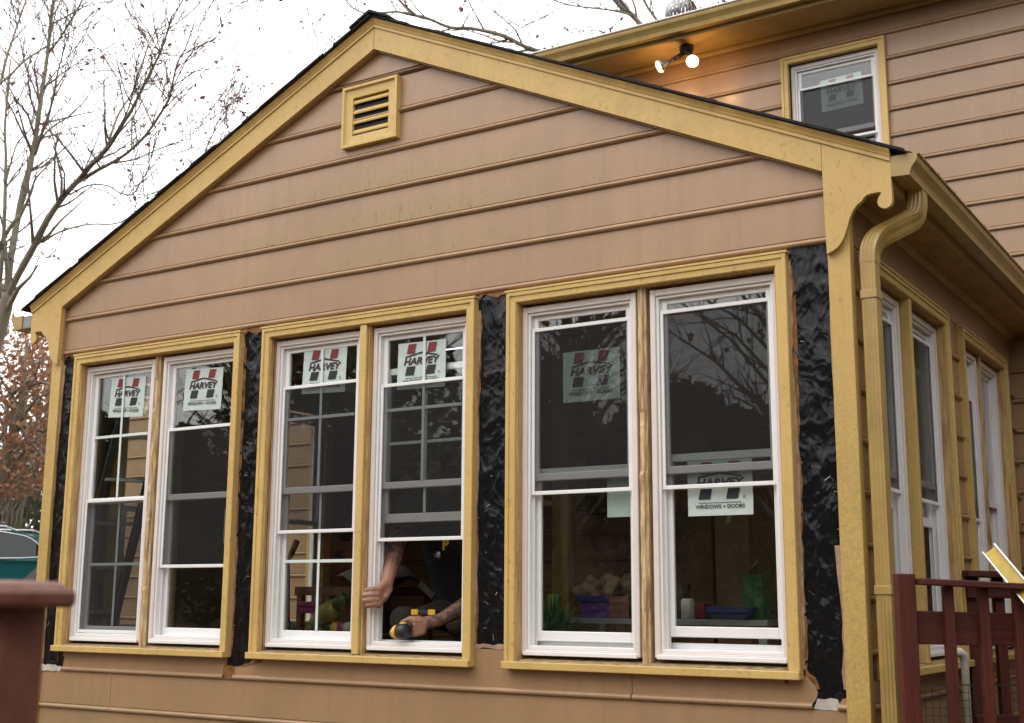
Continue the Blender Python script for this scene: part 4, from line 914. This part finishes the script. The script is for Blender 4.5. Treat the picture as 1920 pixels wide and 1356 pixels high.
# ------------------------------------------------------------------ things inside
FLZ = -0.2
def crate(name, px0, px1, py0, py1, y, dep, mat, label, cat, lid=None):
    a, b = on_y(px0, py1, y), on_y(px1, py0, y); t = thing(name, label, cat)
    w0, w1, z0, z1 = a.x, b.x, a.z, b.z; c = (w0 + w1) / 2
    mb = MB(); k = 0.94
    q = lambda r, z: [(c + (w - c) * r, yy, z) for w, yy in ((w0, y), (w1, y), (w1, y + dep), (w0, y + dep))]
    mb.loft([q(0.9, z0), q(1.0, z1 - 0.03)]); mb.build('bin_body', mat, t)
    mb = MB(); mb.box((w0 - 0.012, y - 0.012, z1 - 0.0299), (w1 + 0.012, y + dep + 0.012, z1), 0.006); mb.build('bin_lid', lid or mat, t)
    return t, Vector((c, y + dep / 2, z1)), (w0, w1, z0)
def table(name, label, px0, px1, py, y, dep, mat, th=0.03, legs=True):
    a, b = on_y(px0, py, y), on_y(px1, py, y); z = (a.z + b.z) / 2; t = thing(name, label, 'table')
    mb = MB(); mb.box((a.x, y, z - th), (b.x, y + dep, z), 0.004); mb.build('table_top', mat, t)
    for x in (a.x + 0.03, b.x - 0.03):
        for yy in (y + 0.03, y + dep - 0.03): mb = MB(); mb.box((x - 0.02, yy - 0.02, FLZ), (x + 0.02, yy + 0.02, z - th), 0.003); mb.build('leg', mat, t)
    return z, a.x, b.x
# ladder behind the first window
LD = thing('ladder', 'aluminium ladder leaning indoors behind the gridded left window', 'ladder')
lt, lb = on_y(262, 800, 0.40), on_y(228, 935, 0.36); d = (lt - lb).normalized(); lb = lb - d * ((lb.z - FLZ) / d.z); lt = lt + d * 0.2
for s in (-0.13, 0.13):
    mb = MB(); beam(mb, lb + Vector((s * 0.6, s * 0.8, 0)), lt + Vector((s * 0.6, s * 0.8, 0)), 0.03, 0.055, Vector((0, 1, 0))); mb.build('rail', 'steel', LD)
for i in range(1, 7):
    p = lb.lerp(lt, i / 7); mb = MB(); beam(mb, p + Vector((-0.078, -0.104, 0)), p + Vector((0.078, 0.104, 0)), 0.03, 0.025); mb.build('rung', 'steel', LD)
z, xa, xb = table('wooden_table', 'red brown wooden table under a grey cloth indoors', 552, 700, 1100, 0.85, 0.6, 'wood', 0.05)
mb = MB(); vs = []; fs = []; nn = 18
for j in range(nn + 1):
    for i in range(nn + 1):
        a = xa + 0.22 + (xb - xa - 0.24) * i / nn; y = 0.86 + 0.5 * j / nn; vs.append((a, y, z + 0.012 + 0.10 * max(0, noise.noise(Vector((a * 5, y * 5, 2)))) + 0.13 * math.sin(math.pi * i / nn) * math.sin(math.pi * j / nn)))
for j in range(nn):
    for i in range(nn): k = j * (nn + 1) + i; fs.append((k, k + 1, k + nn + 2, k + nn + 1))
mb.add(vs, fs); mb.build('drop_cloth', 'greycloth', smooth=True, label='crumpled grey cloth heaped on the indoor wooden table', cat='cloth')
HM = thing('hand_tool', 'brown handled tool standing upright behind the gridded middle window', 'tool')
p0, p1 = on_y(540, 1052, 0.5), on_y(557, 1014, 0.5); mb = MB(); mb.tube([p0, p0.lerp(p1, 0.3), p1], [0.010, 0.017, 0.018], 12); mb.build('handle', 'wood', HM, True)
pf = p0 + (p0 - p1).normalized() * 0.55; mb = MB(); mb.tube([p0, Vector((p0.x + 0.02, p0.y + 0.02, FLZ))], [0.012, 0.012], 10); mb.build('shaft', 'blue', HM, True)
z1, xa1, xb1 = table('low_shelf', 'dark low shelf below the wooden table indoors', 540, 690, 1190, 0.45, 0.4, 'wood', 0.03)
crate('storage_bin', 560, 592, 1128, 1150, 0.8, 0.3, 'pink', 'magenta bin on a shelf behind the gridded middle window', 'bin')
bgp = [on_y(577, 1186, 0.50), on_y(592, 1166, 0.5), on_y(612, 1150, 0.5), on_y(634, 1138, 0.5), on_y(645, 1122, 0.5)]
BG = thing('snack_bag', 'lime yellow bag with green end slumped on the low shelf', 'bag')
mb = MB(); mb.tube(bgp[:4], [0.022, 0.038, 0.058, 0.050], 14); mb.build('bag_body', 'bag', BG, True)
mb = MB(); mb.tube(bgp[3:] + [bgp[4] + Vector((0.01, 0, 0.02))], [0.0505, 0.036, 0.028], 12); mb.build('bag_end', 'green', BG, True)
for i, (mt, nm, lb_) in enumerate((('green', 'green', 'small green packet'), ('yellow', 'yellow', 'small orange yellow packet'), ('pink', 'red', 'small pink packet'), ('pale', 'white', 'small white packet'))):
    p = on_y(606 + 12 * i, 1180, 0.47); c = Vector((p.x, 0.52, z1 + 0.035)); mb = MB(); mb.ball(c, 0.042, 0, 10, 7, (0.8, 0.7, 0.85)); mb.build('packet', mt, smooth=True, label=lb_ + ' lying beside the lime bag on the low shelf', cat='packet')
# right pair: folding table, purple and blue bins, plush, plant, boards
z2, xa2, xb2 = table('folding_table', 'grey folding table indoors behind the right windows', 1025, 1440, 1160, 0.45, 0.55, 'dull', 0.03)
def on_table(name, px0, px1, py0, y, dep, mat, label, lid=None):
    t, c, q = crate(name, px0, px1, py0, 1157, y, dep, mat, label, 'bin', lid); return c
c1 = on_table('storage_bin', 1088, 1165, 1118, 0.52, 0.35, 'purple', 'purple storage bin with soft toys on top indoors', 'blue')
on_table('storage_bin', 1330, 1402, 1138, 0.52, 0.3, 'blue', 'blue storage bin on the grey folding table')
PL = MB()
for i in range(34): PL.ball(c1 + Vector((random.gauss(0, 0.06), random.uniform(-0.14, 0.0), random.uniform(0.005, 0.085))), random.uniform(0.018, 0.036), 0, 10, 7)
o = PL.build('soft_toy', 'plush', smooth=True, label='tan soft toy lying on the purple bin', cat='soft toy'); r = o.modifiers.new('fuse', 'REMESH'); r.mode = 'VOXEL'; r.voxel_size = 0.008; r.use_smooth_shade = True
PT = thing('pot_plant', 'green spiky pot plant on the floor indoors', 'plant'); pp = on_y(1052, 1120, 0.42)
mb = MB(); mb.tube([(pp.x, 0.35, FLZ), (pp.x, 0.35, 0.12)], [0.07, 0.09], 14); mb.build('pot', 'card', PT, True)
mb = MB()
for i in range(90):
    th = random.uniform(0, 6.28); el = random.uniform(0.5, 1.45); L = random.uniform(0.2, 0.42); b = Vector((pp.x, 0.35, 0.12)); d = Vector((math.cos(th) * math.cos(el) * 0.5, math.sin(th) * math.cos(el) * 0.4, math.sin(el))); s = d.orthogonal().normalized() * 0.008
    m1 = b + d * L * 0.6; tp = b + d * L + Vector((0, 0, -0.05)); mb.add([b - s, b + s, m1 + s, tp, m1 - s], [(0, 1, 2, 3, 4)])
mb.build('leaves', 'green', PT)
for i, (px, w) in enumerate(((1120, 0.10), (1140, 0.07), (1160, 0.09))):
    p = on_y(px, 960, 1.1); mb = MB(); beam(mb, (p.x - 0.05, 1.25, FLZ), (p.x + 0.04, 1.75, p.z + 0.15 + 0.05 * i), 0.02, w, Vector((1, 0.2, 0))); mb.build('loose_board', 'card', label=('wide', 'narrow', 'tallest')[i] + ' brown board propped up indoors behind the right windows', cat='board')
CL = ((1170, 1128, 0.50, 0.05, 0.10, 'wood', 'box', 'red brown box on the folding table beside the purple bin'), (1040, 1138, 0.62, 0.035, 0.11, 'bag', 'can', 'lime can at the plant end of the folding table'),
      (1262, 1128, 0.60, 0.07, 0.16, 'khaki', 'box', 'tall olive box in the middle of the folding table'), (1290, 1140, 0.50, 0.03, 0.09, 'pale', 'can', 'white can beside the tall olive box'), (1312, 1140, 0.62, 0.045, 0.07, 'inkred', 'box', 'low red box beside the blue bin'),
      (1420, 1125, 0.66, 0.05, 0.20, 'green', 'box', 'tall green box at the far end of the folding table'), (1246, 1140, 0.50, 0.028, 0.12, 'yellow', 'can', 'orange yellow can beside the tall olive box'))
for px, py, y, r, h, mt, kd, lb_ in CL:
    p = on_y(px, 1150, y); mb = MB()
    if kd == 'can': mb.tube([(p.x, y, z2), (p.x, y, z2 + h * 0.9), (p.x, y, z2 + h)], [r, r, r * 0.8], 14)
    else: mb.box((p.x - r, y - 0.05, z2), (p.x + r, y + 0.05, z2 + h), 0.003)
    mb.build(kd, mt, smooth=(kd == 'can'), label=lb_, cat=kd)
for px, py, yy, w_, h_, mt, lb_ in ((1085, 905, 2.9, 0.16, 0.42, 'wood', 'dark wood picture frame hanging on the back wall'), (1380, 720, 2.95, 0.30, 0.20, 'card', 'brown panel hanging high on the back wall')):
    p = on_y(px, py, yy); mb = MB(); mb.box((p.x - w_ / 2, D - 0.05, p.z - h_ / 2), (p.x + w_ / 2, D - 0.018, p.z + h_ / 2), 0.004); mb.build('hanging_panel', mt, label=lb_, cat='panel')
YP = MB(); p = on_y(1050, 1000, 2.2); YP.box((p.x - 0.06, 2.2, FLZ), (p.x + 0.06, 2.3, 1.98), 0.003); YP.build('interior_post', 'trim', SUN)
for (px0, px1, py0, py1, y, lab) in ((1250, 1330, 815, 1000, 1.7, 'large plain cardboard box standing indoors behind the right windows'), (1340, 1400, 850, 1000, 1.5, 'narrow cardboard box standing beside the large box indoors')):
    a, b = on_y(px0, py1, y), on_y(px1, py0, y); mb = MB(); mb.box((a.x, y, FLZ), (b.x, y + 0.4, b.z), 0.004); mb.build('cardboard_box', 'card', label=lab, cat='box')

# ------------------------------------------------------------------ cars
def car(name, label, base, ang, paint, flip=1):
    C = thing(name, label, 'car'); c, s = math.cos(ang), math.sin(ang); base = Vector(base)
    T = lambda a, o, z: (base.x + flip * a * c + o * s, base.y + flip * a * s - o * c, base.z + z)    # a along, o towards the viewer
    low = [(-2.25, 0.30), (-2.30, 0.55), (-2.22, 0.86), (-1.2, 0.95), (0.0, 0.97), (1.9, 0.98), (2.32, 0.92), (2.38, 0.55), (2.30, 0.30)]
    top = [(-1.25, 0.955), (-0.70, 1.30), (-0.35, 1.42), (0.4, 1.47), (1.5, 1.45), (1.85, 1.38), (2.24, 0.955)]
    mb = MB(); mb.loft([[T(a, o, 0.62 + (z - 0.62) * k) for a, z in low] for o, k in ((-0.85, 0.82), (-0.88, 1), (0.88, 1), (0.85, 0.82))]); mb.build('body', paint, C, False)
    mb = MB(); mb.loft([[T(a, o * (0.86 if z > 0.96 else 1) if abs(o) > 0.5 else o, z) for a, z in top] for o in (-0.80, 0.80)]); mb.build('cabin', paint, C)
    for o in (-0.725, 0.725):
        sg = 1 if o > 0 else -1
        for pts in ([(-0.95, 1.02), (-0.60, 1.30), (-0.30, 1.385), (0.10, 1.40), (0.10, 1.02)], [(0.20, 1.02), (0.20, 1.40), (0.72, 1.41), (0.98, 1.36), (1.06, 1.22), (1.02, 1.02)], [(1.16, 1.02), (1.18, 1.30), (1.32, 1.385), (1.58, 1.37), (1.86, 1.05), (1.82, 1.02)]):
            ro = catmull(pts + [pts[0]], 4)[:-1]; f = lambda z: 0.802 - (z - 0.96) * 0.22
            mb = MB(); k = len(ro); mb.add([T(a, sg * (f(z) + 0.005), z) for a, z in ro], [list(range(k))]); mb.build('side_window', 'carglass', C)
            mb = MB(); mb.tube([T(a, sg * (f(z) + 0.007), z) for a, z in ro] + [T(ro[0][0], sg * (f(ro[0][1]) + 0.007), ro[0][1])], 0.013, 6); mb.build('chrome_trim', 'steel', C, True)
        mb = MB(); mb.tube([T(-0.3, sg * 0.60, 1.44), T(-0.1, sg * 0.60, 1.515), T(0.7, sg * 0.60, 1.525), T(1.5, sg * 0.60, 1.51), T(1.75, sg * 0.60, 1.42)], 0.016, 8); mb.build('roof_rail', 'steel', C, True)
        for a in (-0.05, 0.92):
            mb = MB(); mb.box((a, sg * 0.882, 0.845), (a + 0.17, sg * 0.905, 0.88), 0.008, 0, T); mb.build('door_handle', paint, C)
        for a in (-1.45, 1.45):
            mb = MB(); mb.tube([T(a, sg * 0.70, 0.32), T(a, sg * 0.91, 0.32)], [0.32, 0.32], 24); wl = mb.build('wheel', 'rubber', C, True)
            mb = MB(); mb.tube([T(a, sg * 0.911, 0.32), T(a, sg * 0.92, 0.32)], [0.20, 0.18], 18); mb.build('rim', 'steel', wl, True)
        mb = MB(); mb.box((2.30, sg * 0.55, 0.72), (2.385, sg * 0.84, 0.88), 0.02, 0, T); mb.build('tail_light', 'inkred', C)
        mb = MB(); mb.box((-2.31, sg * 0.5, 0.62), (-2.24, sg * 0.82, 0.75), 0.02, 0, T); mb.build('headlight', 'steel', C)
    return C
p = at(22, 1040, 21); car('parked_wagon', 'teal station wagon with chrome window trim parked beyond the corner board', (p.x, p.y, p.z - 1.08), UA, 'teal', -1)
p = at(150, 1080, 15.0); car('parked_hatchback', 'dark brown car with sloping rear parked behind the sunroom corner', (p.x + UH.x * 1.72, p.y + UH.y * 1.72, p.z - 1.16), UA, 'brownpaint', -1)

# ------------------------------------------------------------------ trees
def twigs(mb, lf, pts, rr, rnd, dens, lmin, lmax, depth, leafp, spread=0.9):
    L = sum((b - a).length for a, b in zip(pts, pts[1:]))
    for _ in range(max(1, int(L * dens))):
        k = rnd.uniform(0.12, 1.0) * (len(pts) - 1); i = min(int(k), len(pts) - 2); t = k - i
        p = pts[i].lerp(pts[i + 1], t); d = (pts[i + 1] - pts[i]).normalized(); r = (rr[i] * (1 - t) + rr[i + 1] * t) * 0.55
        v = Vector((rnd.gauss(0, 1), rnd.gauss(0, 1), rnd.gauss(0.15, 0.7))).normalized(); dr = (d + v * spread + Vector((0, 0, 0.25))).normalized()
        l = rnd.uniform(lmin, lmax); q = [p]; rq = [max(r, 0.0035)]
        for j in range(1, 5):
            dr = (dr + Vector((rnd.gauss(0, .2), rnd.gauss(0, .2), rnd.gauss(0.03, .16)))).normalized(); q.append(q[-1] + dr * l / 4); rq.append(max(0.0042, rq[0] * (1 - j / 5)))
        mb.tube(q, rq, 4, 1 if rq[0] < 0.02 else 0, False)
        if depth > 0: twigs(mb, lf, q, rq, rnd, 3.2, lmin * 0.45, lmax * 0.5, depth - 1, leafp, spread)
        else:
            for pt in q[2:]:
                while rnd.random() < leafp: leaf(lf, pt + Vector((rnd.gauss(0, .04), rnd.gauss(0, .04), rnd.gauss(-.03, .04))), rnd.uniform(0.020, 0.042), rnd)
def leaf(lf, c, r, rnd):
    u = Vector((rnd.gauss(0, 1), rnd.gauss(0, 1), rnd.gauss(0, 1))).normalized(); v = u.orthogonal().normalized(); v = (v * math.cos(1.3 * r * 99) + u.cross(v) * math.sin(1.3 * r * 99))
    lf.add([c - u * r, c + v * r * 0.55, c + u * r, c - v * r * 0.55], [(0, 1, 2, 3)])
def limb_tree(name, label, limbs, leafm, seed, dens=2.2, leafp=0.35, root=None, group=None):
    rnd = random.Random(seed); t = thing(name, label, 'tree', group=group); wood = MB(); lf = MB()
    for pts, w0, w1, t0, t1 in limbs:
        P = [at(x, y, t0 + (t1 - t0) * i / max(1, len(pts) - 1)) for i, (x, y) in enumerate(pts)]
        P = [Vector(q) for q in catmull([tuple(q) for q in P], 3)]; n = len(P)
        R = [(w0 + (w1 - w0) * i / (n - 1)) * 0.5 * (t0 + t1) / 2 / FPX * rnd.uniform(0.93, 1.07) for i in range(n)]
        wood.tube(P, R, 8 if w0 > 5 else 5, 0 if w0 > 4 else 1)
        twigs(wood, lf, P, R, rnd, dens, 0.35, 1.15, 1, leafp)
    if root:
        P, R = root; wood.tube([Vector(p) for p in P], R, 10, 0)
    wood.build('trunk', ['bark', 'twig'], t, True)
    if lf.f: lf.build('crown', leafm, t, kind='stuff')
    return t
A = 14.0
limbs = [([(-22, 690), (-6, 632), (8, 590), (14, 548)], 32, 22, A, A),
 ([(14, 548), (18, 500), (26, 450), (34, 405), (45, 350), (55, 315), (66, 262), (74, 205), (80, 165), (88, 110), (93, 65), (99, 15), (102, -30)], 14, 5, A, A + 1.5),
 ([(12, 560), (38, 508), (62, 465), (82, 425), (102, 392), (126, 360), (150, 335), (172, 308), (196, 284), (212, 262), (230, 232), (246, 208), (257, 186), (276, 148), (296, 108), (312, 66), (322, 30)], 15, 3, A, A - 1.5),
 ([(140, 346), (185, 318), (212, 304), (242, 284), (276, 250), (312, 195), (319, 178), (332, 120), (348, 90), (368, 32)], 8, 2, A - .5, A - 2),
 ([(316, 186), (335, 140), (362, 95), (390, 60)], 3, 1.3, A - 1.8, A - 2.4),
 ([(205, 306), (250, 300), (290, 283), (335, 266), (358, 262)], 4, 1.5, A - .8, A - 1.5),
 ([(80, 455), (110, 436), (165, 421), (215, 420), (250, 404), (290, 385)], 4.5, 2, A - .2, A - 1),
 ([(130, 366), (165, 348), (200, 348), (226, 362), (246, 366), (262, 350)], 4, 1.4, A - .4, A - .8),
 ([(170, 352), (200, 360), (222, 378), (240, 398), (256, 408)], 2.5, 1.4, A - .5, A - .8),
 ([(205, 262), (222, 215), (250, 170), (268, 120), (280, 70)], 5, 1.6, A - 1, A),
 ([(214, 256), (240, 205), (255, 150), (275, 95), (300, 40)], 4, 1.5, A - .9, A - 2),
 ([(153, 330), (175, 280), (190, 238), (196, 205)], 3, 1.3, A - .6, A),
 ([(-4, 560), (4, 480), (8, 420), (10, 345), (11, 290), (9, 245), (13, 185), (16, 150), (20, 110)], 9, 2.5, A, A + 1),
 ([(10, 345), (22, 300), (33, 268), (55, 245), (66, 216)], 4, 2, A + .2, A + .5),
 ([(36, 405), (20, 425), (4, 455), (-10, 490)], 7, 9, A, A),
 ([(-8, 175), (2, 150), (15, 100), (30, 55), (42, 20), (55, -15)], 6, 3, A + .5, A + 1.5),
 ([(-8, 165), (20, 140), (45, 115), (70, 98), (90, 85)], 5, 3, A + .5, A + .8),
 ([(74, 192), (56, 145), (44, 112), (36, 72), (15, 65), (-5, 50)], 3.5, 1.6, A + .8, A + 1.6),
 ([(90, 84), (76, 38), (62, 0)], 3, 1.6, A + 1, A + 1.6),
 ([(91, 100), (112, 72), (130, 42), (152, 5), (160, -20)], 4.5, 2.5, A + 1, A + .3),
 ([(82, 165), (108, 145), (130, 128), (155, 112), (176, 88)], 3.5, 1.4, A + .9, A + .2),
 ([(66, 290), (84, 235), (100, 185), (106, 145), (118, 100), (128, 65)], 6, 1.6, A + .5, A - .5),
 ([(76, 262), (96, 240), (130, 218), (158, 190), (174, 162)], 4, 1.6, A + .5, A - .2),
 ([(104, 180), (120, 150), (130, 128), (142, 95)], 2.5, 1.2, A, A - .5),
 ([(60, 335), (78, 316), (105, 298), (130, 292)], 2.5, 1.3, A + .3, A - .3),
 ([(30, 480), (50, 478), (72, 490), (100, 478)], 2.2, 1.2, A, A - .3)]
rt = at(-40, 740, A)
limb_tree('bare_tree', 'tall bare mossy tree with a few red leaves beyond the left eave', limbs, 'redleaf', 3, 6.5, 0.20, ([at(-22, 690, A), rt, (rt.x - 0.4, rt.y, gz(rt.x, rt.y) - 0.1)], [0.10, 0.13, 0.22]))
Bq = 17.0
limbs = [([(1120, 160), (1030, 106), (985, 88), (940, 66), (880, 53), (845, 52), (800, 34), (770, 28), (740, 22), (695, 27), (660, 14), (642, -12)], 10, 2, Bq, Bq - 2),
 ([(775, 30), (758, 12), (738, -12)], 4.5, 3.5, Bq - 1.2, Bq - 1), ([(850, 52), (828, 60), (806, 70)], 3, 2, Bq - 1, Bq - 1), ([(940, 68), (935, 45), (928, 36)], 2, 1, Bq - .5, Bq),
 ([(1225, 80), (1200, 46), (1185, 28), (1165, 14), (1145, -10)], 11, 9, Bq, Bq), ([(1190, 30), (1150, 20), (1100, 14), (1060, 8), (1020, -8)], 4.5, 2.5, Bq, Bq - 1), ([(1100, 14), (1110, 58), (1112, 75)], 1.6, 1, Bq, Bq),
 ([(1160, 70), (1120, 58), (1080, 60), (1035, 72)], 2.5, 1.2, Bq, Bq - 1), ([(1060, 8), (1020, 32), (970, 56)], 2, 1, Bq - .5, Bq - 1), ([(1250, 60), (1215, 15), (1200, -20)], 6, 5, Bq + 1, Bq + 1), ([(1400, 40), (1362, 12), (1350, -15)], 7, 5, Bq, Bq)]
rt = at(1225, 80, Bq); rb = at(1300, 200, Bq + 1)
limb_tree('bare_tree', 'bare tree with mossy limbs and red leaf scraps above the main roof', limbs, 'redleaf', 5, 5.0, 0.32, ([at(1200, 46, Bq), at(1120, 160, Bq).lerp(rt, 0.8), rb, (rb.x, rb.y + 0.5, -1.3)], [0.05, 0.10, 0.16, 0.25]))
limb_tree('young_tree', 'slender tree with a tuft of red leaves rising behind the left roof slope', [([(362, 420), (372, 330), (385, 285), (400, 250), (420, 222), (428, 205)], 4, 1.5, 18, 18), ([(385, 290), (405, 262), (430, 238)], 2, 1, 18, 18), ([(375, 320), (400, 290), (425, 262)], 2, 1, 18, 18)], 'redleaf', 11, 8.0, 0.72, ([at(362, 420, 18), (at(362, 420, 18).x, at(362, 420, 18).y, -1.25)], [0.03, 0.06]))
limb_tree('young_tree', 'thin tree with sparse red leaves just left of the gable peak', [([(610, 260), (600, 120), (590, 60), (575, 15), (565, -20)], 2, 1, 20, 20), ([(600, 110), (625, 60), (650, 25)], 1.5, 1, 20, 20)], 'redleaf', 12, 4.0, 0.60, ([at(610, 260, 20), (at(610, 260, 20).x, at(610, 260, 20).y, -1.25)], [0.02, 0.05]))
def leafy(name, label, cat, c, radii, n, size, mat, seed, base, nb=26, group=None, thr=-0.08, stems=True):
    rnd = random.Random(seed); t = thing(name, label, cat, group=group); lf = MB(); wd = MB(); c = Vector(c); k = 0
    while k < n:
        v = Vector((rnd.uniform(-1, 1), rnd.uniform(-1, 1), rnd.uniform(-1, 1)))
        if v.length > 1: continue
        p = c + Vector((v.x * radii[0], v.y * radii[1], v.z * radii[2]))
        if noise.noise(p * 1.1) + 0.5 * noise.noise(p * 2.6) < thr: k += 0.25; continue
        leaf(lf, p, rnd.uniform(0.6, 1.3) * size, rnd); k += 1
    wd.tube([base, Vector(base).lerp(c, 0.5), c, c + Vector((0, 0, radii[2] * 0.8))], [0.16, 0.11, 0.06, 0.015], 8)
    for i in range(nb):
        v = Vector((rnd.gauss(0, 1), rnd.gauss(0, 1), rnd.gauss(0.2, 0.8))).normalized(); e = c + Vector((v.x * radii[0], v.y * radii[1], v.z * radii[2])) * rnd.uniform(0.7, 1.05)
        s = Vector(base).lerp(c, rnd.uniform(0.3, 1.2)); q = [s, s.lerp(e, 0.4) + Vector((rnd.gauss(0, .1), rnd.gauss(0, .1), 0.15)), s.lerp(e, 0.75) + Vector((rnd.gauss(0, .1), 0, 0.1)), e]; R = [0.035, 0.022, 0.012, 0.004]
        wd.tube(q, R, 5, 0, False); twigs(wd, MB(), q, R, rnd, 1.6, 0.25, 0.8, 0, 0.0)
    wd.build('trunk', ['bark', 'twig'], t, True); lf.build('crown', mat, t, kind='stuff')
    return t
p = at(40, 770, 19); bq = at(-75, 1000, 19); leafy('oak_tree', 'russet leaved oak beyond the left corner board', 'tree', p, (1.6, 1.3, 1.35), 5200, 0.045, 'brownleaf', 21, (bq.x, bq.y, gz(bq.x, bq.y)), 34)
p = at(90, 740, 23); bq = at(150, 1000, 23); leafy('oak_tree', 'thinner russet oak behind the first one beyond the corner', 'tree', p, (2.0, 1.5, 1.7), 3600, 0.05, 'brownleaf', 22, (bq.x, bq.y, gz(bq.x, bq.y)), 26)
p = at(30, 960, 27); leafy('evergreen_shrub', 'dark evergreen shrub behind the teal wagon', 'shrub', p, (2.6, 1.6, 1.5), 5200, 0.075, 'evergreen', 23, (p.x, p.y, gz(p.x, p.y)), 20)
p = at(110, 930, 25); leafy('evergreen_shrub', 'dark evergreen shrub half hidden by the sunroom corner', 'shrub', p, (1.8, 1.5, 1.6), 3600, 0.075, 'evergreen', 24, (p.x, p.y, gz(p.x, p.y)), 14)
for (x, y, h_), lb_ in zip(((2.05, 2.35, 3.8), (2.15, 1.05, 3.3)), ('tall unseen evergreen shrub added at the house end of the deck to darken the side windows', 'shorter unseen evergreen shrub added at the open end of the deck to darken the side windows')):
    leafy('evergreen_shrub', lb_, 'shrub', (x, y, -1.22 + h_ * 0.52), (0.80, 0.75, h_ * 0.5), 4200, 0.06, 'evergreen', int(x * 50), (x, y, -1.22), 10, None, -0.25)  # out-of-view shrubs, added to shade the side windows and darken their reflections
rnd = random.Random(9); ST = thing('arching_shrub', 'leafless arching shrub stems above the teal wagon roof', 'shrub'); wd = MB()
b0 = at(-15, 1010, 23)
for i in range(46):
    x = rnd.uniform(-40, 40); q = [at(x, 1060, 23)]; d = rnd.uniform(20, 85)
    q += [at(x + d * 0.35, 980 - rnd.uniform(0, 30), 23 + rnd.uniform(-.4, .4)), at(x + d * 0.75, 925 - rnd.uniform(-15, 40), 23), at(x + d * 1.3, 900 - rnd.uniform(-40, 30), 23)]
    wd.tube(q, [0.016, 0.012, 0.008, 0.004], 5, 0, False)
wd.build('stems', 'bark', ST, True)
# woods behind the photographer, mirrored in the panes; right-hand trees added for shade
rnd = random.Random(77); lf = MB(); k = 0
def wood(x, y, h, w, n, size, mt):
    g = gz(x, y); lf.tube([(x, y, g), (x + rnd.gauss(0, .2), y, g + h * 0.5), (x, y, g + h)], [0.2, 0.12, 0.02], 6, 1)
    for _ in range(n):
        z = rnd.random() ** 0.8; r = w * (1.15 - z) ** 0.6 * rnd.random() ** 0.5; th = rnd.uniform(0, 6.283)
        u = Vector((rnd.gauss(0, 1), rnd.gauss(0, 1), rnd.gauss(0, 1))).normalized(); v = u.orthogonal(); c = Vector((x + r * math.cos(th), y + r * math.sin(th), g + 0.2 + z * h)); q = size * rnd.uniform(0.6, 1.4)
        lf.add([c - u * q, c + v * q * 0.6, c + u * q, c - v * q * 0.6], [(0, 1, 2, 3)], mt)
    for _ in range(26 if n > 900 else 60):
        z = rnd.uniform(0.3, 1); th = rnd.uniform(0, 6.283); s0 = Vector((x, y, g + h * z * 0.8)); e = s0 + Vector((math.cos(th), math.sin(th), 0.9)) * w * rnd.uniform(0.4, 0.9)
        q = [s0, s0.lerp(e, 0.5) + Vector((0, 0, 0.2)), e]; lf.tube(q, [0.05, 0.03, 0.008], 4, 1, False)
        if n <= 900: twigs(lf, MB(), q, [0.05, 0.03, 0.012], rnd, 4.5, 0.5, 1.5, 0, 0.0)
for i in range(17):
    x = -26 + 2.6 * i + rnd.uniform(-.6, .6); wood(x, -13 - rnd.uniform(0, 5), *((rnd.uniform(3.2, 5.4), rnd.uniform(1.8, 2.6), 4000, 0.10, 0) if i % 2 else (rnd.uniform(8.5, 12), 2.6, 600, 0.07, 2)))
for i in range(15): wood(-34 + 4.4 * i, -23 - rnd.uniform(0, 4), rnd.uniform(3.2, 7.5), 3.0, 3200, 0.15, 0)
for x, y, hh in ((6.4, 1.6, 10),): wood(x, y, hh, 2.6, 5000, 0.16, 0)  # out-of-view evergreen, added to darken the side wall
for x, y in ((7, -6), (8.5, -2), (7.5, 2), (9, 6), (-22, -6), (-20, -10)): wood(x, y, rnd.uniform(7, 9.5), 2.4, 3000, 0.16, 0)  # right-hand ones are unseen, added to block sky light from the walls
for _ in range(15000):
    x = rnd.uniform(-26, 16); y = -11.5 - rnd.uniform(0, 2.2); hh = 1.7 + 0.9 * noise.noise(Vector((x * 0.35, 0, 9))); c = Vector((x, y, gz(x, y) + rnd.random() * hh))
    u = Vector((rnd.gauss(0, 1), rnd.gauss(0, 1), rnd.gauss(0, 1))).normalized(); v = u.orthogonal(); q = rnd.uniform(0.06, 0.13); lf.add([c - u * q, c + v * q * 0.6, c + u * q, c - v * q * 0.6], [(0, 1, 2, 3)], 0 if noise.noise(Vector((x * 0.2, 3, 0))) > -0.1 else 2)
lf.build('woodland', ['evergreen', 'bark', 'brownleaf'], label='mixed evergreen and bare woodland round the garden, with unseen trees added for shade on the right', cat='woodland', kind='stuff')
